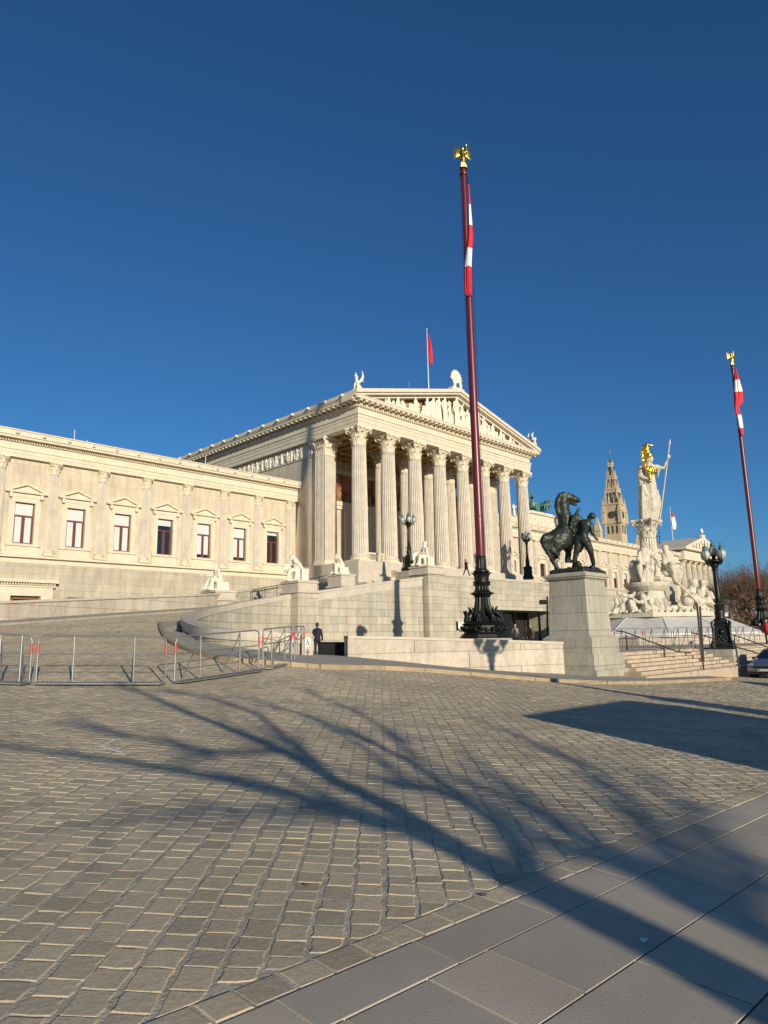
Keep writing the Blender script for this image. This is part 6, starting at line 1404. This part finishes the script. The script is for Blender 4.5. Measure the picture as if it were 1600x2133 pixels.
tsp = [(1492,1330,150,1.05),(1512,1330,135,1.0),(1530,1331,128,1.05),(1550,1331,122,1.05),(1568,1332,118,1.0),(1588,1332,114,1.05),(1605,1332,110,1.1),(1500,1330,185,1.2),(1522,1330,178,1.25),(1542,1330,170,1.2),(1562,1330,160,1.2),(1580,1330,155,1.25),(1598,1330,150,1.2),(1617,1330,145,1.2),(1635,1331,120,1.05)]
for i, (px, py, d, s_) in enumerate(tsp):
    p = at(px, py, d); T, W = TREES[i % 3]
    t = thing('bare_tree', 'leafless brown park tree beyond the right flagpole', 'tree', (p.x, p.y, -.6), i*1.3, 'bare trees in the park on the right', s_*.86); inst(T, 'trunk', t, (0,0,0)); inst(W, 'crown', t, (0,0,0))
# dense low brown thicket under the trees: many short twigs
m_ = MB(); r = random.Random(3)
for k in range(9000):
    px = r.uniform(1478, 1680); d = r.uniform(105, 170); p = at(px, 1328, d); z = -.5+abs(r.gauss(0, 3.0)); z = min(z, 8.5)
    q = Vector((p.x, p.y, z)); e = Vector((r.uniform(-1,1), r.uniform(-1,1), r.uniform(.1,1.3)))*r.uniform(.5,1.3); m_.tube([q, q+e*.5+Vector((0,0,.1)), q+e], [.06,.045,.02], 3, False)
tag(part('leafless_thicket', m_, M['twig']), 'brown tangle of leafless undergrowth below the park trees', 'thicket', kind='stuff')
# ================================================================ PEOPLE
def person(px, py, d, h, coat, label, z=None, face_=0, pose='walk', trousers='black', hair='hair', extra=None, foot=None):
    p = at(px, py, d) if foot is None else Vector(foot)
    if z is not None: p.z = z
    s_ = h/1.8; t = thing('person', label, 'person', tuple(p), face_, None, s_)
    wk = .26 if pose == 'walk' else .06
    body = MB()
    cap(body, (0,0,1.64), (0,.01,1.70), .085, .10, 12); body.sphere((0,-.015,1.67), .10, 12, 10, (.86,1,1.22)); cap(body, (0,0,1.45), (0,0,1.58), .062, .055)
    body.sphere((0,-.11,1.665), .018, 6, 5); body.sphere((-.085,0,1.665), .022, 6, 5); body.sphere((.085,0,1.665), .022, 6, 5)
    hl, hr = ((-.27,-.12,.86), (.27,.10,.86)) if pose == 'walk' else ((-.26,-.06,.84), (.26,-.03,.84))
    for hx_, sx in ((hl,-1),(hr,1)):
        cap(body, hx_, (hx_[0], hx_[1]-.015, hx_[2]-.07), .036, .034)
        for q in range(4): limb(body, [(hx_[0]+sx*(.0), hx_[1]-.03+.02*q, hx_[2]-.09), (hx_[0], hx_[1]-.035+.02*q, hx_[2]-.15), (hx_[0]-sx*.01, hx_[1]-.04+.02*q, hx_[2]-.18+.008*abs(q-1.5))], [.010,.009,.007], 6)
        limb(body, [(hx_[0]-sx*.01, hx_[1]-.04, hx_[2]-.04), (hx_[0]-sx*.02, hx_[1]-.065, hx_[2]-.10)], [.012,.009], 6)
    for s2, fw_ in ((-1, wk), (1, -wk)): cap(body, (s2*.09,-fw_+(.06 if fw_ < 0 else 0),.06), (s2*.09,-fw_+(.06 if fw_ < 0 else 0),.11), .035, .035)
    me = remesh(body, .014, smooth=1); me.materials.append(M['skin']); o = bpy.data.objects.new('body', me); C.objects.link(o); o.parent = t
    j = MB()
    cap(j, (0,.01,1.0), (0,0,1.3), .155, .18, 14); cap(j, (-.12,0,1.41), (.12,0,1.41), .085, .085, 12); cap(j, (0,0,1.25), (0,0,1.4), .18, .15, 14); cap(j, (0,.01,.9), (0,.01,1.05), .165, .155, 14)
    for hx_, sx in ((hl,-1),(hr,1)): limb(j, [(sx*.18,0,1.40), (sx*.25,.03,1.13), (hx_[0],hx_[1],hx_[2]+.02)], [.075,.06,.045], 10)
    me = remesh(j, .018, disp=lambda c, n: .006*noise.noise(c*12), smooth=1); me.materials.append(M[coat]); o = bpy.data.objects.new('jacket', me); C.objects.link(o); o.parent = t
    l = MB()
    cap(l, (-.06,0,.9), (.06,0,.9), .14, .14, 12)
    for s2, fw_ in ((-1, wk), (1, -wk)): limb(l, [(s2*.085,0,.9), (s2*.095,-fw_*.55-(.03 if fw_ > 0 else -.02),.5), (s2*.09,-fw_+(.06 if fw_ < 0 else 0),.1)], [.105,.07,.058], 12)
    me = remesh(l, .018, smooth=1); me.materials.append(M[trousers]); o = bpy.data.objects.new('trousers', me); C.objects.link(o); o.parent = t
    for s2, fw_ in ((-1, wk), (1, -wk)):
        b_ = MB(); y0 = -fw_+(.06 if fw_ < 0 else 0); cap(b_, (s2*.09,y0+.03,.055), (s2*.095,y0-.15,.04), .05, .04); me = remesh(b_, .015, smooth=1); me.materials.append(M['black']); o = bpy.data.objects.new('shoe', me); C.objects.link(o); o.parent = t
    hm = MB(); hm.sphere((0,.015,1.715), .105, 12, 9, (.9,1.03,.95)); hm.sphere((0,.05,1.66), .09, 10, 8, (.95,.8,1.1)); me = remesh(hm, .018, disp=lambda c, n: .004*noise.noise(c*40), smooth=1); me.materials.append(M[hair]); o = bpy.data.objects.new('hair', me); C.objects.link(o); o.parent = t
    return t
p = at(661, 1370, 36.5)
back = math.atan2(-p.x, -p.y)
pm = person(0, 0, 0, 1.8, 'suit', 'man in a dark navy suit walking away beside the wheelchair sign', face_=PI-.72, foot=(p.x, p.y, zg(p.x, p.y)), trousers='black')
fo_ = MB(); fo_.taper((.27,.12,.70), .03, .22, .03, .2, .26); o = lpart('papers', fo_, M['white'], pm)
p = at(972, 1197, 71.5); person(0, 0, 0, 1.74, 'black', 'man in black walking on the terrace before the portico columns', face_=.9, foot=(p.x, p.y, p.z-.12))
p = at(1065, 1335, 55); person(0, 0, 0, 1.82, 'grey_coat', 'bald man in a light grey jacket seen from behind near the entrance', face_=PI-.7, foot=(p.x, 31.8, PL), hair='skin', pose='stand')
p = at(1099, 1335, 55); person(0, 0, 0, 1.76, 'brown_coat', 'grey-haired person in a brown jacket near the entrance', face_=PI-.8, foot=(p.x, 31.0, PL), hair='hairg', pose='stand')
p = at(1092, 1335, 57); person(0, 0, 0, 1.74, 'black', 'person half hidden behind the brown jacket near the entrance', face_=PI-.6, foot=(p.x, 32.4, PL), hair='hair', pose='stand')
for px, d, c_, lab in ((1558,78,'black','passer-by in black beyond the right handrail, farther back'),(1586,66,'black','passer-by with dark coat under the right flagpole'),(1600,48,'red_coat','passer-by in a red jacket at the right edge of the picture')):
    p = at(px, 1330, d); person(0, 0, 0, 1.72, c_, lab, face_=random.uniform(0, 5), foot=(p.x, p.y, PL), pose='stand')
# ================================================================ CAR
def car(x, y, z, rz, paint, label, L=4.3, Wd=1.78, H=1.48):
    t = thing('parked_car', label, 'car', (x, y, z), rz, 'cars')
    # length along +X (nose at -X), section heights along the length
    st = [(-L/2,.42,.60,.72),(-L/2+.10,.24,.74,.84),(-L/2+.45,.20,.86,.88),(-L/2+1.05,.20,.97,.89),(-L/2+1.30,.20,1.02,.89),(0,.2,1.03,.89),(L/2-.8,.2,1.04,.89),(L/2-.25,.24,1.0,.86),(L/2,.38,.85,.76)]
    m_ = MB(); vs = []; fs = []
    for X, z0, z1, hw in st:
        for yy_, zz in ((-hw*.92,z0),(-hw,z0+.12),(-hw,z1-.28),(-hw*.93,z1-.06),(-hw*.80,z1),(0,z1+.03),(hw*.80,z1),(hw*.93,z1-.06),(hw,z1-.28),(hw,z0+.12),(hw*.92,z0)): vs.append((X,yy_,zz))
    n = 11
    for i in range(len(st)-1):
        for k in range(n-1): fs.append((i*n+k, i*n+k+1, (i+1)*n+k+1, (i+1)*n+k))
        fs.append((i*n+n-1, i*n, (i+1)*n, (i+1)*n+n-1))
    fs += [tuple(range(n)), tuple((len(st)-1)*n+k for k in range(n))]; m_.add(vs, fs)
    me = m_.mesh('body', M[paint], True); o = bpy.data.objects.new('body', me); C.objects.link(o); o.parent = t; bv = o.modifiers.new('s', 'SUBSURF'); bv.levels = 2; bv.render_levels = 2
    g = MB(); a = [(-L/2+1.15,1.0,.80),(-L/2+1.85,1.40,.64),(-L/2+2.3,H,.60),(L/2-1.1,H-.02,.60),(L/2-.35,1.02,.74)]
    vs = [(X, s2*hw, Z_) for X, Z_, hw in a for s2 in (-1, 1)]+[(-L/2+1.15,-.80,.95),(-L/2+1.15,.80,.95),(L/2-.35,-.74,.95),(L/2-.35,.74,.95)]
    fs = [(0,1,3,2),(2,3,5,4),(4,5,7,6),(6,7,9,8),(0,2,4,6,8),(1,9,7,5,3)]; g.add(vs[:10], fs); lpart('windows', g, M['glass'], t)
    r_ = MB(); r_.add([(-L/2+2.2,-.6,H-.03),(-L/2+2.2,.6,H-.03),(L/2-1.05,.6,H-.03),(L/2-1.05,-.6,H-.03),(-L/2+2.35,-.55,H+.03),(-L/2+2.35,.55,H+.03),(L/2-1.2,.55,H+.02),(L/2-1.2,-.55,H+.02)], [(0,3,2,1),(4,5,6,7),(0,1,5,4),(1,2,6,5),(2,3,7,6),(3,0,4,7)])
    for s2 in (-1, 1):
        r_.tube([(-L/2+1.12,s2*.82,1.0),(-L/2+1.9,s2*.645,1.42),(-L/2+2.3,s2*.6,H),(L/2-1.1,s2*.6,H-.02),(L/2-.4,s2*.75,1.03)], .035, 6); r_.tube([(-.1,s2*.62,H),(-.05,s2*.8,1.03)], .04, 6)
    lpart('roof', r_, M[paint], t, True)
    for X in (-L/2+.82, L/2-.78):
        for s2 in (-1, 1):
            wv = MB(); wv.tube([(X,s2*.66,.32),(X,s2*.88,.32)], .32, 20); o = lpart('wheel', wv, M['tyre'], t, True); wv = MB(); wv.tube([(X,s2*.87,.32),(X,s2*.9,.32)], .21, 16); b2 = bpy.data.objects.new('rim', wv.mesh('rim', M['steel'], True)); C.objects.link(b2); b2.parent = o
    for s2 in (-1, 1):
        h_ = MB(); h_.sphere((-L/2+.20, s2*.63, .70), .17, 12, 8, (.8,1.15,.55)); lpart('headlight', h_, M['lens'], t, True)
        mi_ = MB(); mi_.sphere((-L/2+1.42, s2*.98, 1.0), .11, 8, 6, (.6,1,.7)); lpart('mirror', mi_, M[paint], t, True)
    gr_ = MB(); gr_.box(-L/2-.035, -L/2+.06, -.42, .42, .53, .66); gr_.box(-L/2-.03, -L/2+.1, -.62, .62, .26, .40); lpart('grille', gr_, M['plastic'], t)
    bm = MB(); bm.tube([(-L/2+.02,-.7,.42),(-L/2-.03,-.3,.42),(-L/2-.03,.3,.42),(-L/2+.02,.7,.42)], .035, 6); bm.tube([(-L/2-.02,-.4,.685),(-L/2-.04,0,.69),(-L/2-.02,.4,.685)], .014, 6); lpart('bumper_trim', bm, M['steel'], t)
    pl_ = MB(); pl_.box(-L/2-.075, -L/2-.05, -.26, .26, .42, .53); po = lpart('number_plate', pl_, M['white'], t)
    lt = MB(); X = -L/2-.077
    def stroke(a, b): lt.tube([(X, a[0], a[1]), (X, b[0], b[1])], .007, 4)
    y0 = .20
    for k in range(4):   # W
        stroke((y0-.022*k, .515 if k % 2 == 0 else .445), (y0-.022*(k+1), .445 if k % 2 == 0 else .515))
    lt2 = lt; q = bpy.data.objects.new('plate_letters', lt.mesh('plate_letters', M['plastic'])); C.objects.link(q); q.parent = po
    bl_ = MB(); bl_.box(X-.001, X+.005, .225, .262, .423, .527); q = bpy.data.objects.new('plate_band', bl_.mesh('plate_band', M['carpaint'])); C.objects.link(q); q.parent = po
    return t
cz = zg(39, 11)
car(40.45, 11.25, cz+.0, math.radians(-6), 'carpaint', 'silver blue car parked at the kerb, its front end entering the right edge')
# street beyond the frame that throws its shade into it
car(31.3, 5.2, zg(31, 5), 0, 'carpaint', 'second silver blue car on the street, just outside the right edge')
bus = thing('parked_van', 'large white van on the street outside the right edge, casting the wide shadow', 'van', (11.5, -2.2, zg(11.5,-2.2)))
b = MB(); b.taper((0,0,.35), 5.8, 2.0, 5.7, 1.8, 2.5); lpart('body', b, M['white'], bus); b = MB(); b.taper((3.3,0,.35), 1.2, 1.9, .6, 1.5, 1.2); lpart('bonnet', b, M['white'], bus)
for X in (-1.9, 1.9):
    for Y in (-.9, .9): b = MB(); b.tube([(X,Y-.12,.34),(X,Y+.12,.34)], .34, 18); lpart('wheel', b, M['tyre'], bus, True)
b = MB(); b.box(1.2, 2.7, -.99, .99, 1.5, 2.1); lpart('windows', b, M['glass'], bus)
candelabra(18.1, 3.6, zg(18.1, 3.6), 'street lamp post outside the right edge whose shadow falls on the low wall', .3, .97)
# street trees behind the camera; their branches are laid out so their shade falls where it does in the picture
DR = Vector((math.sin(AZ), math.cos(AZ), 0)); PR = Vector((DR.y, -DR.x, 0)); TE = math.tan(EL)
def shade_tree(base, branches, label, grp_):
    t = thing('street_tree', label, 'tree', tuple(base), 0, grp_); tr = MB(); cr = MB(); rr = random.Random(11)
    for i, (pts, rad, lean) in enumerate(branches):
        P = []
        for j, (px, py) in enumerate(pts):
            g = gnd(px, py, zt) if isinstance(px, (int, float)) and py > 1345 else None
            rel = g-base; rel_h = Vector((rel.x, rel.y, 0)); k = rel_h.dot(DR); w_ = rel_h.dot(PR)
            off = lean*j/len(pts)               # how far in front of the trunk plane the limb stands
            P.append(Vector((base.x, base.y, 0)) + PR*w_ + DR*off + Vector((0,0, g.z + (k-off)*TE)))
        if i == 0: P = [Vector(base)-Vector((0,0,.2))] + P
        n = len(P); R_ = [(rad[0]+(rad[1]-rad[0])*j/(n-1))*(.72 if i == 0 else .85) for j in range(n)]
        Q = [P[0]]; RQ = [R_[0]]
        for j in range(1, n):
            for s_ in (1/3, 2/3, 1):
                q = P[j-1].lerp(P[j], s_); 
                if s_ < 1: q = q+Vector((rr.uniform(-1,1), rr.uniform(-1,1), rr.uniform(-1,1)))*R_[j]*.35
                Q.append(q); RQ.append(R_[j-1]+(R_[j]-R_[j-1])*s_)
        (tr if i == 0 else cr).tube(Q, RQ, 8)
        if i:
            for _ in range(16):
                j = rr.randrange(1, len(Q)); q = Q[j]; d = (Q[j]-Q[j-1]).normalized()
                for _2 in range(2):
                    e = (d+Vector((rr.uniform(-1,1), rr.uniform(-1,1), rr.uniform(-.6,.8)))*.7).normalized(); L_ = rr.uniform(.4,1.1); r0 = min(RQ[j]*.45, .02)
                    m1 = q+e*L_*.5; m2 = m1+(e+Vector((rr.uniform(-1,1), rr.uniform(-1,1), rr.uniform(-.3,.8)))*.4)*L_*.6; cr.tube([q, m1, m2], [r0, r0*.7, r0*.3], 4)
    part('trunk', tr, M['bark'], t); part('crown', cr, M['bark'], t); return t
g0 = gnd(1560, 2075, zt); bse = Vector((g0.x, g0.y, 0)) - DR*11.0; bse.z = zg(bse.x, bse.y)
shade_tree(bse, [
  ([(1560,2075),(1330,1945),(1110,1835),(960,1775)], (.34,.21), 0),
  ([(960,1775),(830,1690),(700,1630),(580,1560),(470,1515),(380,1480),(300,1445),(240,1425)], (.17,.05), -1.2),
  ([(960,1775),(800,1715),(640,1665),(480,1625),(330,1600),(180,1578),(0,1550)], (.14,.035), .8),
  ([(700,1630),(620,1560),(540,1490),(440,1455),(350,1440)], (.09,.03), .5),
  ([(1110,1835),(1060,1740),(960,1660),(860,1590),(740,1530),(640,1490),(560,1470)], (.10,.03), 1.5),
  ([(960,1660),(860,1640),(760,1560),(660,1500)], (.06,.02), 1.6),
  ([(580,1560),(460,1570),(330,1545),(220,1520),(100,1500)], (.07,.02), 0),
  ([(800,1715),(700,1690),(560,1690),(420,1690),(250,1700)], (.05,.02), 0),
  ([(860,1590),(820,1530),(740,1480),(660,1450)], (.05,.02), 1.8),
 ], 'bare street tree behind the camera whose trunk and limbs shade the setts', 'bare street trees along the pavement')
g0 = gnd(1700, 2000, zt); bse = Vector((g0.x, g0.y, 0)) - DR*18; bse.z = zg(bse.x, bse.y)
shade_tree(bse, [
  ([(1700,2000),(1560,1930),(1440,1880)], (.24,.16), 0),
  ([(1440,1880),(1330,1820),(1230,1760),(1120,1690),(1040,1620),(960,1560)], (.13,.035), 1.0),
  ([(1440,1880),(1400,1790),(1320,1690),(1240,1610),(1120,1550),(1000,1500)], (.10,.03), 0),
  ([(1560,1930),(1560,1850),(1500,1760),(1430,1680),(1340,1620)], (.09,.03), -.6),
  ([(1330,1820),(1260,1800),(1150,1760),(1060,1700)], (.06,.02), .4),
 ], 'second bare street tree behind the camera, farther right', 'bare street trees along the pavement')
